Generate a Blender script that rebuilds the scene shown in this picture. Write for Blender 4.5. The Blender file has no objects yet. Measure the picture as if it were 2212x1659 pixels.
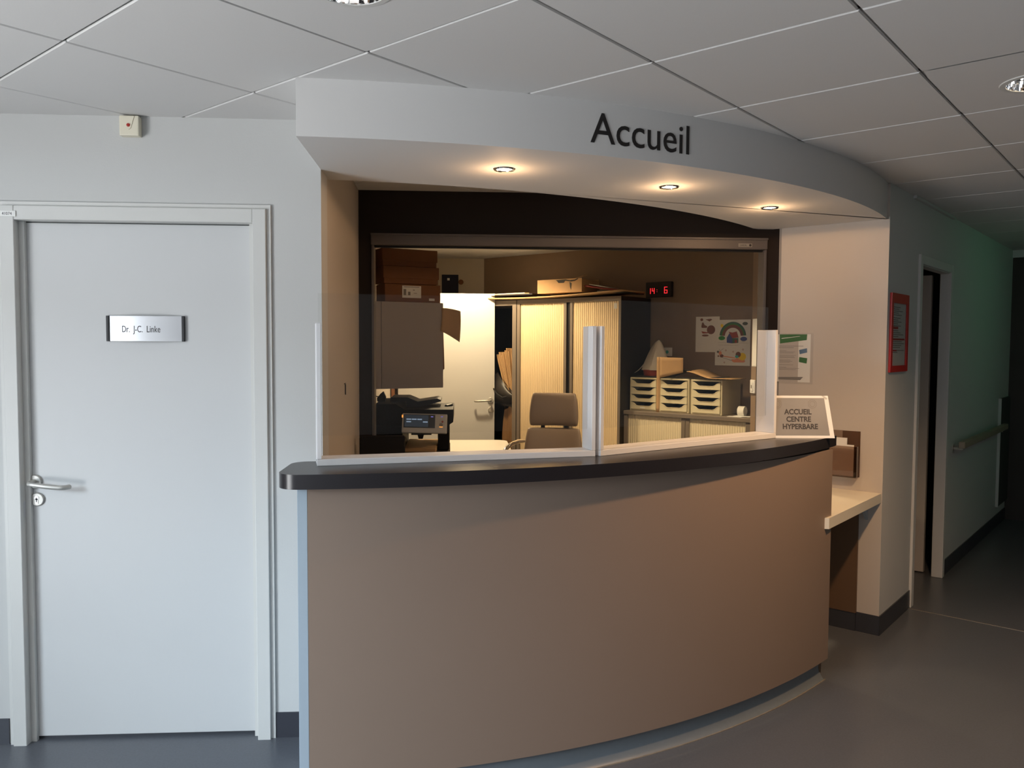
import bpy, bmesh, math, random
from mathutils import Vector, Matrix
random.seed(7)
SC = bpy.context.scene
COL = SC.collection
R = math.radians

# ------------------------------------------------------------------ camera
G = R(46.329)                      # heading of the corridor wall / ceiling grid
E1 = Vector((math.sin(G), -math.cos(G), 0))   # along the right wall, towards the viewer's right
E2 = Vector((math.cos(G), math.sin(G), 0))    # away from the viewer, along the corridor
FZ = 0.02                          # floor level
ZC = 2.424                         # ceiling level
ZS = 2.239                         # soffit level
cam_d = bpy.data.cameras.new('camera')
cam_d.sensor_width = 36.0
cam_d.lens = 36.0 * 1732.7 / 2212.0
cam = bpy.data.objects.new('camera', cam_d)
COL.objects.link(cam)
cam.location = (0, 0, 1.575)
yaw, pitch, roll = -R(3.589), -R(2.857), R(0.273)
cam.rotation_euler = (Matrix.Rotation(yaw, 3, 'Z') @ Matrix.Rotation(R(90) + pitch, 3, 'X') @ Matrix.Rotation(-roll*-1, 3, 'Z')).to_euler()
cam_d.clip_start = 0.02
SC.camera = cam

# ------------------------------------------------------------------ world and daylight
world = bpy.data.worlds.new('overcast_sky')
SC.world = world
world.use_nodes = True
world.node_tree.nodes['Background'].inputs[0].default_value = (0.75, 0.86, 1.0, 1)
world.node_tree.nodes['Background'].inputs[1].default_value = 0.6

def area_light(name, loc, rot, sx, sy, power, color):
    d = bpy.data.lights.new(name, 'AREA')
    d.shape = 'RECTANGLE'; d.size = sx; d.size_y = sy; d.energy = power; d.color = color
    o = bpy.data.objects.new(name, d); COL.objects.link(o)
    o.location = loc; o.rotation_euler = rot
    return o
DAY = (0.88, 0.95, 1.0)
# daylight entering by the glazing in the west wall and in the wall behind the viewer
area_light('west_daylight', (-3.52, -0.65, 1.12), (0, R(-90), 0), 2.0, 3.7, 34, DAY)
area_light('south_daylight', (-2.0, -3.72, 1.25), (R(90), 0, 0), 2.4, 1.9, 22, DAY)
# added upward area light outside the glazing, brightens the ceiling
area_light('ceiling_fill', (-5.2, -0.65, -0.1), (R(180), R(20), 0), 3.2, 5.0, 1400, (0.97, 0.97, 0.97))
# clear patch of sky outside the west wall, cut off by the window head
sky = area_light('sky_patch', (-7.0, -3.0, 3.3), (0, 0, 0), 3.5, 1.5, 1450, (0.74, 0.88, 1.0))
sky.rotation_euler = (Vector((-1.2, 3.1, 0.6)) - sky.location).to_track_quat('-Z', 'Y').to_euler()

vs = SC.view_settings
vs.view_transform = 'Standard'; vs.look = 'None'; vs.exposure = -0.5; vs.gamma = 1.0
vs.use_curve_mapping = False

# ------------------------------------------------------------------ materials
def srgb(r, g, b):
    f = lambda c: (c/255/12.92) if c/255 <= 0.04045 else ((c/255+0.055)/1.055)**2.4
    return (f(r), f(g), f(b), 1)
MATS = {}
def mat(name, col, rough=0.5, metal=0.0, spec=0.5, noise=0.0, nscale=20.0, bump=0.0, bscale=80.0,
        emit=None, estr=0.0, coat=0.0, col2=None):
    m = bpy.data.materials.new(name); m.use_nodes = True
    nt = m.node_tree; b = nt.nodes['Principled BSDF']
    if len(col) == 3: col = (*col, 1)
    b.inputs['Base Color'].default_value = col
    b.inputs['Roughness'].default_value = rough
    b.inputs['Metallic'].default_value = metal
    b.inputs['Specular IOR Level'].default_value = spec
    b.inputs['Coat Weight'].default_value = coat
    tc = None
    if noise or bump:
        tc = nt.nodes.new('ShaderNodeTexCoord')
    if noise:
        n = nt.nodes.new('ShaderNodeTexNoise'); n.inputs['Scale'].default_value = nscale; n.inputs['Detail'].default_value = 4
        nt.links.new(tc.outputs['Object'], n.inputs['Vector'])
        mx = nt.nodes.new('ShaderNodeMix'); mx.data_type = 'RGBA'
        c2 = col2 if col2 else tuple(c*(1-noise) for c in col[:3]) + (1,)
        mx.inputs['A'].default_value = col; mx.inputs['B'].default_value = c2
        nt.links.new(n.outputs['Fac'], mx.inputs['Factor'])
        nt.links.new(mx.outputs['Result'], b.inputs['Base Color'])
    if bump:
        n2 = nt.nodes.new('ShaderNodeTexNoise'); n2.inputs['Scale'].default_value = bscale; n2.inputs['Detail'].default_value = 3
        nt.links.new(tc.outputs['Object'], n2.inputs['Vector'])
        bp = nt.nodes.new('ShaderNodeBump'); bp.inputs['Strength'].default_value = bump; bp.inputs['Distance'].default_value = 0.004
        nt.links.new(n2.outputs['Fac'], bp.inputs['Height']); nt.links.new(bp.outputs['Normal'], b.inputs['Normal'])
    if emit:
        b.inputs['Emission Color'].default_value = (*emit, 1) if len(emit) == 3 else emit
        b.inputs['Emission Strength'].default_value = estr
    MATS[name] = m
    return m

mat('wall_paint', (0.56, 0.565, 0.555), 0.75, spec=0.2, bump=0.08, bscale=160)
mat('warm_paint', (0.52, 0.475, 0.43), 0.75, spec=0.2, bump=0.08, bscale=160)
mat('bulkhead_paint', (0.66, 0.655, 0.645), 0.7, spec=0.2, bump=0.05, bscale=160)
mat('door_white', (0.60, 0.607, 0.607), 0.42, spec=0.4)
mat('frame_white', (0.62, 0.62, 0.60), 0.4, spec=0.4)
mat('ceiling_tile', (0.66, 0.655, 0.645), 0.9, spec=0.1, noise=0.05, nscale=220, bump=0.05, bscale=300)
mat('ceiling_grid', (0.62, 0.62, 0.61), 0.5)
mat('floor_vinyl', srgb(98, 102, 110), 0.32, spec=0.5, noise=0.35, nscale=140, bump=0.02, bscale=60)
mat('skirting_vinyl', srgb(58, 60, 68), 0.35, noise=0.2, nscale=120)
mat('plinth_vinyl', srgb(114, 121, 127), 0.38, noise=0.1, nscale=60)
mat('caulk', srgb(150, 142, 130), 0.6, noise=0.5, nscale=30)
mat('taupe_laminate', srgb(140, 122, 109), 0.42, spec=0.4, noise=0.04, nscale=4)
mat('brown_laminate', srgb(98, 76, 58), 0.45, spec=0.4)
mat('grey_edge', srgb(160, 174, 186), 0.5)
mat('slab_black', srgb(40, 37, 40), 0.28, spec=0.5, noise=0.15, nscale=90)
mat('dark_panel', srgb(36, 28, 24), 0.6, spec=0.25)
mat('aluminium', srgb(208, 209, 212), 0.34, metal=0.55)
mat('shutter_grey', srgb(92, 87, 86), 0.5, metal=0.3)
mat('pvc_white', (0.78, 0.78, 0.79), 0.35, spec=0.45)
mat('steel', srgb(188, 187, 182), 0.42, metal=0.55)
mat('chrome', (0.86, 0.86, 0.87), 0.05, metal=1.0)
mat('grey_plastic', srgb(176, 175, 170), 0.4)
mat('black_plastic', srgb(24, 24, 27), 0.4)
mat('blackish', (0.006, 0.006, 0.008), 0.6, spec=0.25)
mat('letter_black', srgb(28, 24, 24), 0.5)
mat('cream_plastic', srgb(226, 220, 200), 0.45)
mat('red_led', (0.12, 0.005, 0.005), 0.3, emit=(1, 0.05, 0.03), estr=0.25)
mat('ink_dark', srgb(62, 60, 62), 0.6)
mat('ink_grey', srgb(130, 126, 122), 0.7)
mat('paper', (0.78, 0.77, 0.73), 0.7, spec=0.2)
mat('white_sheet', (0.82, 0.82, 0.80), 0.6, spec=0.2)
mat('green_print', srgb(44, 104, 40), 0.5)
mat('blue_print', srgb(90, 120, 150), 0.5)
mat('red_frame', srgb(186, 32, 26), 0.4)
mat('kraft', srgb(190, 154, 110), 0.75, noise=0.12, nscale=25)
mat('kraft_dark', srgb(128, 84, 54), 0.8, noise=0.15, nscale=18)
mat('office_wall', (0.62, 0.55, 0.44), 0.75, spec=0.2, bump=0.06, bscale=160)
mat('office_brown', srgb(140, 120, 102), 0.75, spec=0.2, bump=0.06, bscale=160)
mat('cabinet_grey', srgb(122, 112, 102), 0.45, spec=0.4)
mat('cabinet_black', srgb(30, 27, 26), 0.45)
mat('wall_unit_grey', srgb(158, 150, 146), 0.55)
mat('leather', srgb(128, 112, 100), 0.42, spec=0.45, bump=0.12, bscale=120)
mat('desk_white', (0.74, 0.71, 0.64), 0.4)
mat('shelf_cream', (0.76, 0.72, 0.62), 0.4)
mat('beige_rail', srgb(150, 138, 120), 0.5)
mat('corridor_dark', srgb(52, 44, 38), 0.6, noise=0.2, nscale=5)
mat('pad_dark', srgb(70, 70, 68), 0.6)
mat('navy', srgb(28, 34, 58), 0.7)
mat('bag_plastic', (0.72, 0.66, 0.55), 0.3, spec=0.5, bump=0.4, bscale=22)
mat('sack_brown', srgb(128, 96, 64), 0.32, spec=0.6, bump=0.8, bscale=16)
mat('red_folder', srgb(120, 30, 24), 0.5)
mat('drawer_cream', srgb(214, 206, 176), 0.42)
mat('drawer_dark', srgb(44, 40, 38), 0.6)
mat('bulb', (1, 0.9, 0.7), 0.3, emit=(1.0, 0.86, 0.62), estr=14.0)
mat('lamp_faint_glow', (0.9, 0.9, 0.9), 0.2, emit=(1.0, 0.97, 0.92), estr=1.2)  # unlit lamp with a faint glow put into its material
mat('green_sign', (0.02, 0.3, 0.1), 0.4, emit=(0.10, 0.95, 0.42), estr=13.0)
mat('led_segment', (0.2, 0, 0), 0.4, emit=(1.0, 0.03, 0.04), estr=1.6)
mat('screen_on', (0.01, 0.012, 0.015), 0.15, emit=(0.12, 0.17, 0.24), estr=0.12)
mat('screen_button', (0.2, 0.25, 0.3), 0.3, emit=(0.45, 0.62, 0.85), estr=0.5)
mat('led_orange', (0.5, 0.2, 0.05), 0.3, emit=(1.0, 0.38, 0.06), estr=1.6)
mat('led_blue', (0.1, 0.1, 0.4), 0.3, emit=(0.3, 0.25, 1.0), estr=0.7)
mat('crayon_red', srgb(150, 62, 50), 0.7); mat('crayon_green', srgb(40, 140, 44), 0.7); mat('crayon_blue', srgb(60, 76, 140), 0.7)
mat('crayon_teal', srgb(60, 100, 84), 0.7); mat('crayon_brown', srgb(120, 72, 54), 0.7); mat('crayon_yellow', srgb(240, 208, 30), 0.7)
mat('crayon_salmon', srgb(232, 152, 118), 0.7); mat('crayon_cyan', srgb(70, 180, 176), 0.7); mat('crayon_grey', srgb(90, 96, 90), 0.7)
mat('sign_grey', srgb(150, 148, 146), 0.55, noise=0.25, nscale=7)
mat('rubber_dark', srgb(40, 38, 38), 0.7)

def tambour(name, col):
    m = mat(name, col, 0.5, spec=0.3)
    nt = m.node_tree; b = nt.nodes['Principled BSDF']
    tc = nt.nodes.new('ShaderNodeTexCoord'); w = nt.nodes.new('ShaderNodeTexWave')
    w.wave_type = 'BANDS'; w.bands_direction = 'X'; w.inputs['Scale'].default_value = 16.0
    nt.links.new(tc.outputs['Object'], w.inputs['Vector'])
    bp = nt.nodes.new('ShaderNodeBump'); bp.inputs['Strength'].default_value = 0.5; bp.inputs['Distance'].default_value = 0.006
    nt.links.new(w.outputs['Fac'], bp.inputs['Height']); nt.links.new(bp.outputs['Normal'], b.inputs['Normal'])
tambour('tambour_beech', srgb(226, 203, 164))
tambour('tambour_cream', srgb(224, 212, 182))

def acrylic(name, tint, ior=1.49, rough=0.0):
    m = bpy.data.materials.new(name); m.use_nodes = True
    nt = m.node_tree; nt.nodes.remove(nt.nodes['Principled BSDF'])
    out = nt.nodes['Material Output']
    fr = nt.nodes.new('ShaderNodeFresnel'); fr.inputs['IOR'].default_value = ior
    tr = nt.nodes.new('ShaderNodeBsdfTransparent'); tr.inputs[0].default_value = (*tint, 1)
    gl = nt.nodes.new('ShaderNodeBsdfGlossy'); gl.inputs['Roughness'].default_value = rough
    mx = nt.nodes.new('ShaderNodeMixShader')
    # only the outward faces mirror: light inside the thin sheet just passes on
    ge = nt.nodes.new('ShaderNodeNewGeometry'); su = nt.nodes.new('ShaderNodeMath'); su.operation = 'SUBTRACT'; su.inputs[0].default_value = 1.0
    ml = nt.nodes.new('ShaderNodeMath'); ml.operation = 'MULTIPLY'; m3 = nt.nodes.new('ShaderNodeMath'); m3.operation = 'MULTIPLY'; m3.inputs[1].default_value = 1.6
    nt.links.new(ge.outputs['Backfacing'], su.inputs[1]); nt.links.new(fr.outputs[0], ml.inputs[0]); nt.links.new(su.outputs[0], ml.inputs[1]); nt.links.new(ml.outputs[0], m3.inputs[0])
    nt.links.new(m3.outputs[0], mx.inputs[0]); nt.links.new(tr.outputs[0], mx.inputs[1]); nt.links.new(gl.outputs[0], mx.inputs[2])
    nt.links.new(mx.outputs[0], out.inputs['Surface'])
    MATS[name] = m
acrylic('acrylic', (0.985, 0.985, 0.98))
acrylic('smoked_acrylic', (0.68, 0.60, 0.55))
acrylic('sleeve_film', (0.97, 0.97, 0.97), 1.45, 0.08)
acrylic('tape_clear', (0.8, 0.8, 0.78), 1.5, 0.1)

# ------------------------------------------------------------------ builders
def tag(o, label=None, cat=None, group=None, kind=None):
    if label: o['label'] = label
    if cat: o['category'] = cat
    if group: o['group'] = group
    if kind: o['kind'] = kind
    return o
def empty(name, loc=(0, 0, 0), rz=0.0, label=None, cat=None, group=None, kind=None, rx=0.0):
    o = bpy.data.objects.new(name, None); COL.objects.link(o)
    o.empty_display_size = 0.05
    o.location = loc; o.rotation_euler = (rx, 0, rz)
    return tag(o, label, cat, group, kind)
class MB:
    def __init__(s): s.bm = bmesh.new()
    def box(s, x0, x1, y0, y1, z0, z1, bev=0.0, seg=1):
        ge = bmesh.ops.create_cube(s.bm, size=1.0)
        vs_ = ge['verts']
        for v in vs_:
            v.co = Vector((x0 if v.co.x < 0 else x1, y0 if v.co.y < 0 else y1, z0 if v.co.z < 0 else z1))
        if bev > 0:
            es = list({e for v in vs_ for e in v.link_edges})
            bmesh.ops.bevel(s.bm, geom=es, offset=bev, segments=seg, profile=0.7, affect='EDGES')
        return s
    def prism(s, pts, z0, z1):
        a = [s.bm.verts.new((p[0], p[1], z0)) for p in pts]
        b = [s.bm.verts.new((p[0], p[1], z1)) for p in pts]
        n = len(pts)
        s.bm.faces.new(list(reversed(a))); s.bm.faces.new(b)
        for i in range(n):
            j = (i+1) % n
            s.bm.faces.new((a[i], a[j], b[j], b[i]))
        return s
    def prism_xz(s, pts, y0, y1):
        a = [s.bm.verts.new((p[0], y0, p[1])) for p in pts]
        b = [s.bm.verts.new((p[0], y1, p[1])) for p in pts]
        n = len(pts)
        s.bm.faces.new(a); s.bm.faces.new(list(reversed(b)))
        for i in range(n):
            j = (i+1) % n
            s.bm.faces.new((a[j], a[i], b[i], b[j]))
        return s
    def prism_yz(s, pts, x0, x1):
        a = [s.bm.verts.new((x0, p[0], p[1])) for p in pts]
        b = [s.bm.verts.new((x1, p[0], p[1])) for p in pts]
        n = len(pts)
        s.bm.faces.new(a); s.bm.faces.new(list(reversed(b)))
        for i in range(n):
            j = (i+1) % n
            s.bm.faces.new((a[j], a[i], b[i], b[j]))
        return s
    def strip(s, inner, outer, z0, z1):
        """solid band between two open plan curves of equal length"""
        n = len(inner)
        I0 = [s.bm.verts.new((*p, z0)) for p in inner]; I1 = [s.bm.verts.new((*p, z1)) for p in inner]
        O0 = [s.bm.verts.new((*p, z0)) for p in outer]; O1 = [s.bm.verts.new((*p, z1)) for p in outer]
        f = s.bm.faces.new
        for i in range(n-1):
            f((O0[i], O0[i+1], O1[i+1], O1[i])); f((I0[i+1], I0[i], I1[i], I1[i+1]))
            f((O1[i], O1[i+1], I1[i+1], I1[i])); f((O0[i+1], O0[i], I0[i], I0[i+1]))
        f((O0[0], O1[0], I1[0], I0[0])); f((O1[-1], O0[-1], I0[-1], I1[-1]))
        return s
    def tube(s, path, r, n=10, cap=True):
        path = [Vector(p) for p in path]
        rings = []
        up = Vector((0, 0, 1))
        for i, p in enumerate(path):
            t = (path[min(i+1, len(path)-1)] - path[max(i-1, 0)]).normalized()
            a = t.cross(up)
            if a.length < 1e-3: a = t.cross(Vector((1, 0, 0)))
            a.normalize(); b = t.cross(a).normalized()
            rr = r[i] if isinstance(r, (list, tuple)) else r
            rings.append([s.bm.verts.new(p + a*math.cos(2*math.pi*k/n)*rr + b*math.sin(2*math.pi*k/n)*rr) for k in range(n)])
        for i in range(len(rings)-1):
            for k in range(n):
                s.bm.faces.new((rings[i][k], rings[i][(k+1) % n], rings[i+1][(k+1) % n], rings[i+1][k]))
        if cap:
            s.bm.faces.new(list(reversed(rings[0]))); s.bm.faces.new(rings[-1])
        return s
    def lathe(s, prof, c=(0, 0, 0), axis='Z', n=32, close=False):
        """prof: list of (radius, height) about axis"""
        rings = []
        for (r, h) in prof:
            ring = []
            for k in range(n):
                a = 2*math.pi*k/n
                x, y = r*math.cos(a), r*math.sin(a)
                p = {'Z': (x, y, h), 'Y': (x, h, y), 'X': (h, x, y)}[axis]
                ring.append(s.bm.verts.new((p[0]+c[0], p[1]+c[1], p[2]+c[2])))
            rings.append(ring)
        for i in range(len(rings)-1):
            for k in range(n):
                s.bm.faces.new((rings[i][k], rings[i][(k+1) % n], rings[i+1][(k+1) % n], rings[i+1][k]))
        if close:
            for i, ring in ((0, rings[0]), (-1, rings[-1])):
                if prof[i][0] > 1e-5: s.bm.faces.new(ring if i == -1 else list(reversed(ring)))
        return s
    def grid(s, nx, ny, fn):
        v = [[s.bm.verts.new(fn(i/(nx-1), j/(ny-1))) for i in range(nx)] for j in range(ny)]
        for j in range(ny-1):
            for i in range(nx-1):
                s.bm.faces.new((v[j][i], v[j][i+1], v[j+1][i+1], v[j+1][i]))
        return s
    def poly(s, pts):
        s.bm.faces.new([s.bm.verts.new(p) for p in pts]); return s
    def build(s, name, m, parent=None, smooth=False, solid=0.0, subd=0, kind=None, label=None, loc=None, rz=None):
        bm = s.bm
        bmesh.ops.recalc_face_normals(bm, faces=bm.faces)
        me = bpy.data.meshes.new(name); bm.to_mesh(me); bm.free()
        me.materials.append(MATS[m])
        if smooth:
            for p in me.polygons: p.use_smooth = True
        o = bpy.data.objects.new(name, me); COL.objects.link(o)
        if parent: o.parent = parent
        if solid:
            md = o.modifiers.new('thickness', 'SOLIDIFY'); md.thickness = solid; md.offset = 0
        if subd:
            md = o.modifiers.new('round', 'SUBSURF'); md.levels = subd; md.render_levels = subd
        if smooth:
            try: me.set_sharp_from_angle(angle=R(40))
            except Exception: pass
        if kind: o['kind'] = kind
        if label: o['label'] = label
        if loc is not None: o.location = loc
        if rz is not None: o.rotation_euler = (0, 0, rz)
        return o
def box(name, m, b, parent=None, bev=0.0, seg=1, **k):
    return MB().box(*b, bev=bev, seg=seg).build(name, m, parent, **k)
def sd(s, d, z=0.0):
    p = E1*s + E2*d
    return Vector((p.x, p.y, z))
RW = G - R(90)     # heading of things on the right wall and the office wall parallel to it
def arc(c, r, x0, x1, n):
    a0 = -math.acos((x0-c[0])/r); a1 = -math.acos((x1-c[0])/r)
    return [(c[0]+r*math.cos(a0+(a1-a0)*i/n), c[1]+r*math.sin(a0+(a1-a0)*i/n)) for i in range(n+1)]
def text_mesh(txt, size, ext=0.001, align='LEFT', sx=1.0, bold=0.0, font_space=1.0):
    cu = bpy.data.curves.new('lettering', 'FONT'); cu.body = txt; cu.size = size; cu.extrude = ext
    cu.align_x = align; cu.offset = bold; cu.space_character = font_space; cu.resolution_u = 4
    o = bpy.data.objects.new('lettering', cu); COL.objects.link(o)
    dg = bpy.context.evaluated_depsgraph_get(); dg.update()
    me = bpy.data.meshes.new_from_object(o.evaluated_get(dg))
    bpy.data.objects.remove(o)
    for v in me.vertices: v.co.x *= sx
    return me
def text(name, txt, size, m, parent, loc, ext=0.0008, align='LEFT', sx=1.0, bold=0.0, rx=90, space=1.0):
    """flat lettering standing in the parent's xz plane, readable from -y"""
    me = text_mesh(txt, size, ext, align, sx, bold, space)
    me.materials.clear(); me.materials.append(MATS[m])
    o = bpy.data.objects.new(name, me); COL.objects.link(o); o.parent = parent
    o.location = loc; o.rotation_euler = (R(rx), 0, 0)
    return o

# ================================================================== THE SETTING
# --- floor
box('floor', 'floor_vinyl', (-3.6, 9.0, -3.8, 11.0, -0.1, FZ), kind='structure', label='dark grey speckled vinyl floor')
# pale welded seam across the corridor mouth
seam = MB(); seam.prism([tuple(sd(-1.25, 5.10)[:2]), tuple(sd(0.6, 5.09)[:2]), tuple(sd(0.6, 5.098)[:2]), tuple(sd(-1.25, 5.108)[:2])], FZ, FZ+0.0012)
seam.build('trim_1', 'caulk', kind='structure', label='thin pale weld seam across the floor at the corridor mouth')

# --- ceiling: backing with recessed grid and single tiles
cg = MB()
def gbar(s0, s1, d0, d1): cg.prism([tuple(sd(s0, d0)[:2]), tuple(sd(s1, d0)[:2]), tuple(sd(s1, d1)[:2]), tuple(sd(s0, d1)[:2])], ZC+0.0086, ZC+0.03)
for i in range(-14, 24): gbar(-3.06557+0.6*i-0.012, -3.06557+0.6*i+0.012, -6, 12)
for j in range(-12, 20): gbar(-11, 11, 0.95284+0.6*j-0.012, 0.95284+0.6*j+0.012)
cg.box(-3.6, 9.0, -3.8, 11.0, ZC+0.11, ZC+0.2)
ceil = cg.build('ceiling', 'ceiling_grid', kind='structure', label='suspended ceiling of pale grey square tiles')
DL = [(-0.270, 1.985), (1.846, 2.512)]                # recessed downlights in the lobby ceiling
OL = [(0.05, 6.72), (1.35, 5.30)]                     # recessed downlights in the office ceiling
tile_me = MB().box(-0.2965, 0.2965, -0.2965, 0.2965, 0.0, 0.0085, bev=0.003).build('tile', 'ceiling_tile', ceil)
tile0 = tile_me; tdata = tile0.data; used0 = False
def tile_with_hole(cx_, cy_, rad, centre):
    """ceiling tile with a round cut-out, in the tile's own axes"""
    mb = MB(); h = 0.2965; n = 48
    inv = Matrix.Rotation(-G, 3, 'Z'); q = inv @ Vector((cx_-centre.x, cy_-centre.y, 0))
    inn, out = [], []
    for k in range(n):
        a = 2*math.pi*k/n; dx, dy = math.cos(a), math.sin(a)
        inn.append((q.x+dx*rad, q.y+dy*rad))
        ts = []
        if abs(dx) > 1e-9: ts.append(((h if dx > 0 else -h)-q.x)/dx)
        if abs(dy) > 1e-9: ts.append(((h if dy > 0 else -h)-q.y)/dy)
        t = min(x for x in ts if x > 0); out.append((q.x+dx*t, q.y+dy*t))
    for z in (0.0, 0.0085):
        vi = [mb.bm.verts.new((*p, z)) for p in inn]; vo = [mb.bm.verts.new((*p, z)) for p in out]
        for k in range(n):
            mb.bm.faces.new((vi[k], vi[(k+1) % n], vo[(k+1) % n], vo[k]))
    o = mb.build('tile', 'ceiling_tile', ceil); return o
for i in range(-9, 16):
    for j in range(-5, 17):
        e1c = -(3.06557 - 0.6*i) + 0.3; e2c = 0.95284 + 0.6*j + 0.3
        p = sd(e1c, e2c, ZC)
        inside = (-2.9 < p.x < 2.6 and 0.2 < p.y < 3.6) or (p.y >= 3.6 and e2c < 4.9 and p.x < 3.6 and p.x > -1.0) or \
                 (e1c > -1.7 and e1c < 0.6 and 2.0 < e2c < 8.6 and p.x > 0) or (-1.0 < p.x < 2.6 and 3.6 <= p.y < 8.5)
        if not inside: continue
        hole = [c for c in DL+OL if (Matrix.Rotation(-G, 3, 'Z') @ Vector((c[0]-p.x, c[1]-p.y, 0))).to_tuple() and
                max(abs((Matrix.Rotation(-G, 3, 'Z') @ Vector((c[0]-p.x, c[1]-p.y, 0))).x), abs((Matrix.Rotation(-G, 3, 'Z') @ Vector((c[0]-p.x, c[1]-p.y, 0))).y)) < 0.2965]
        if hole:
            o = tile_with_hole(hole[0][0], hole[0][1], 0.088, p)
        elif not used0:
            o = tile0; used0 = True
        else:
            o = bpy.data.objects.new('tile', tdata); COL.objects.link(o); o.parent = ceil
        o.location = p; o.rotation_euler = (0, 0, G)

# --- door wall on the left (opening -1.712..-0.752, up to 2.058)
WY = 3.148
w = MB()
w.box(-3.5, -1.712, WY, WY+0.14, 0, ZC); w.box(-0.752, -0.54, WY, WY+0.14, 0, ZC); w.box(-1.712, -0.752, WY, WY+0.14, 2.058, ZC)
w.build('wall_left', 'wall_paint', kind='structure', label='off-white wall with the closed office door')
# side wall of the reception niche, carried on as the office side wall
lx = lambda y: -0.54 - 0.0245*(y-WY)
MB().prism([(lx(WY), WY+0.0005), (lx(8.2), 8.2), (lx(8.2)-0.12, 8.2), (lx(WY)-0.12, WY+0.141), (lx(WY)-0.01, WY+0.14)], 0, ZC).build('wall_niche', 'warm_paint', kind='structure', label='side wall of the reception niche')
# --- curved bulkhead above the counter
FC, FR = (-0.651, 6.207), 3.5566
front = arc(FC, FR, -0.533, 2.232, 64)
rear = arc((-0.857, 6.574), 3.248, -0.546, 1.70, 40)
CX = sd(-1.218, 4.513)                                 # outer corner of the right wall
bh = MB(); bh.prism(front + [(CX.x, CX.y), (1.815, 4.508)] + [(1.78, 4.541)] + [(1.70, 4.541)] + list(reversed(rear))[1:] + [(lx(3.30), 3.30), (-0.54, WY)], ZS, ZC)
bh.build('wall_bulkhead', 'bulkhead_paint', kind='structure', label='curved white bulkhead above the reception counter')
# --- dark shutter wall
sw = MB(); YD = 4.54
sw.box(lx(4.6), -0.503, YD, YD+0.09, FZ, ZC); sw.box(1.742, 1.83, YD, YD+0.09, FZ, ZC)
sw.box(-0.503, 1.742, YD, YD+0.09, 2.186, ZC); sw.box(-0.503, 1.742, YD, YD+0.09, FZ, 0.70)
sw.build('wall_shutter', 'dark_panel', kind='structure', label='black panel wall framing the reception hatch')
# --- right wall (towards the niche) and corridor wall, one corner
MB().prism([tuple(sd(-1.218, 4.513)[:2]), tuple(sd(-1.218, 4.63)[:2]), tuple(sd(-1.80, 4.63)[:2]), (1.825, 4.635), (1.818, 4.50)], 0, ZC).build('wall_right', 'warm_paint', kind='structure', label='warmly lit wall right of the hatch')
cw = MB()
D0, D1 = 5.165, 5.925                                  # corridor door opening
def cwall(d0, d1, z0, z1): cw.prism([tuple(sd(-1.218, d0)[:2]), tuple(sd(-1.218, d1)[:2]), tuple(sd(-1.272, d1)[:2]), tuple(sd(-1.272, d0)[:2])], z0, z1)
cwall(4.6305, D0, 0, ZC); cwall(D1, 8.9, 0, ZC); cwall(D0, D1, 2.05, ZC)
cw.prism([tuple(sd(-1.2175, 4.5128)[:2]), tuple(sd(-1.2175, 4.6304)[:2]), tuple(sd(-1.2179, 4.6304)[:2]), tuple(sd(-1.2179, 4.5128)[:2])], 0, ZC)
cw.build('wall_corridor', 'wall_paint', kind='structure', label='grey-white wall running into the dark corridor')
# corridor: opposite wall and end
MB().prism([tuple(sd(0.75, 5.6)[:2]), tuple(sd(0.75, 8.9)[:2]), tuple(sd(0.87, 8.9)[:2]), tuple(sd(0.87, 5.6)[:2])], 0, ZC).build('wall_corridor_opposite', 'wall_paint', kind='structure', label='far corridor wall')
MB().prism([tuple(sd(0.75, 5.6)[:2]), tuple(sd(0.75, 5.72)[:2]), tuple(sd(5.6, 5.72)[:2]), tuple(sd(5.6, 5.6)[:2])], 0, ZC).build('wall_east', 'wall_paint', kind='structure', label='lobby wall right of the corridor')
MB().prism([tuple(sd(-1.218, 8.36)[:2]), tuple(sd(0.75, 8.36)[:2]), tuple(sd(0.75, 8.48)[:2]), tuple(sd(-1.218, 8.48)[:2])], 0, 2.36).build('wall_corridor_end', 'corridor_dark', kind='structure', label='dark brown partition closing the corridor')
MB().prism([tuple(sd(-1.218, 8.33)[:2]), tuple(sd(0.75, 8.33)[:2]), tuple(sd(0.75, 8.48)[:2]), tuple(sd(-1.218, 8.48)[:2])], 2.36, ZC).build('trim_2', 'wall_paint', kind='structure', label='pale beam above the corridor partition')
# room behind the corridor door
rb = MB()
def rbx(s0, s1, d0, d1): rb.prism([tuple(sd(s0, d0)[:2]), tuple(sd(s1, d0)[:2]), tuple(sd(s1, d1)[:2]), tuple(sd(s0, d1)[:2])], 0, ZC)
rbx(-1.338, -2.6, 7.2, 7.3); rbx(-2.6, -2.7, 6.10, 7.3)
# --- lobby shell out of view: west wall with glazing, wall behind the viewer with windows
ww = MB(); ww.box(-3.56, -3.46, -3.8, -2.55, 0, ZC); ww.box(-3.56, -3.46, 1.25, WY+0.14, 0, ZC); ww.box(-3.56, -3.46, -2.55, 1.25, 2.14, ZC); ww.box(-3.56, -3.46, -2.55, 1.25, 0, 0.10)
ww.build('wall_west', 'wall_paint', kind='structure', label='lobby wall with tall glazing')
ws = MB(); ws.box(-3.6, -3.25, -3.8, -3.66, 0, ZC); ws.box(-0.75, 9.0, -3.8, -3.66, 0, ZC); ws.box(-3.25, -0.75, -3.8, -3.66, 2.22, ZC); ws.box(-3.25, -0.75, -3.8, -3.66, 0, 0.28)
ws.build('wall_south', 'wall_paint', kind='structure', label='lobby wall with windows behind the viewer')
f = MB()
for y in (-2.55, -1.30, -0.05, 1.20): f.box(-3.50, -3.455, y, y+0.05, 0.10, 2.14)
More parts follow.
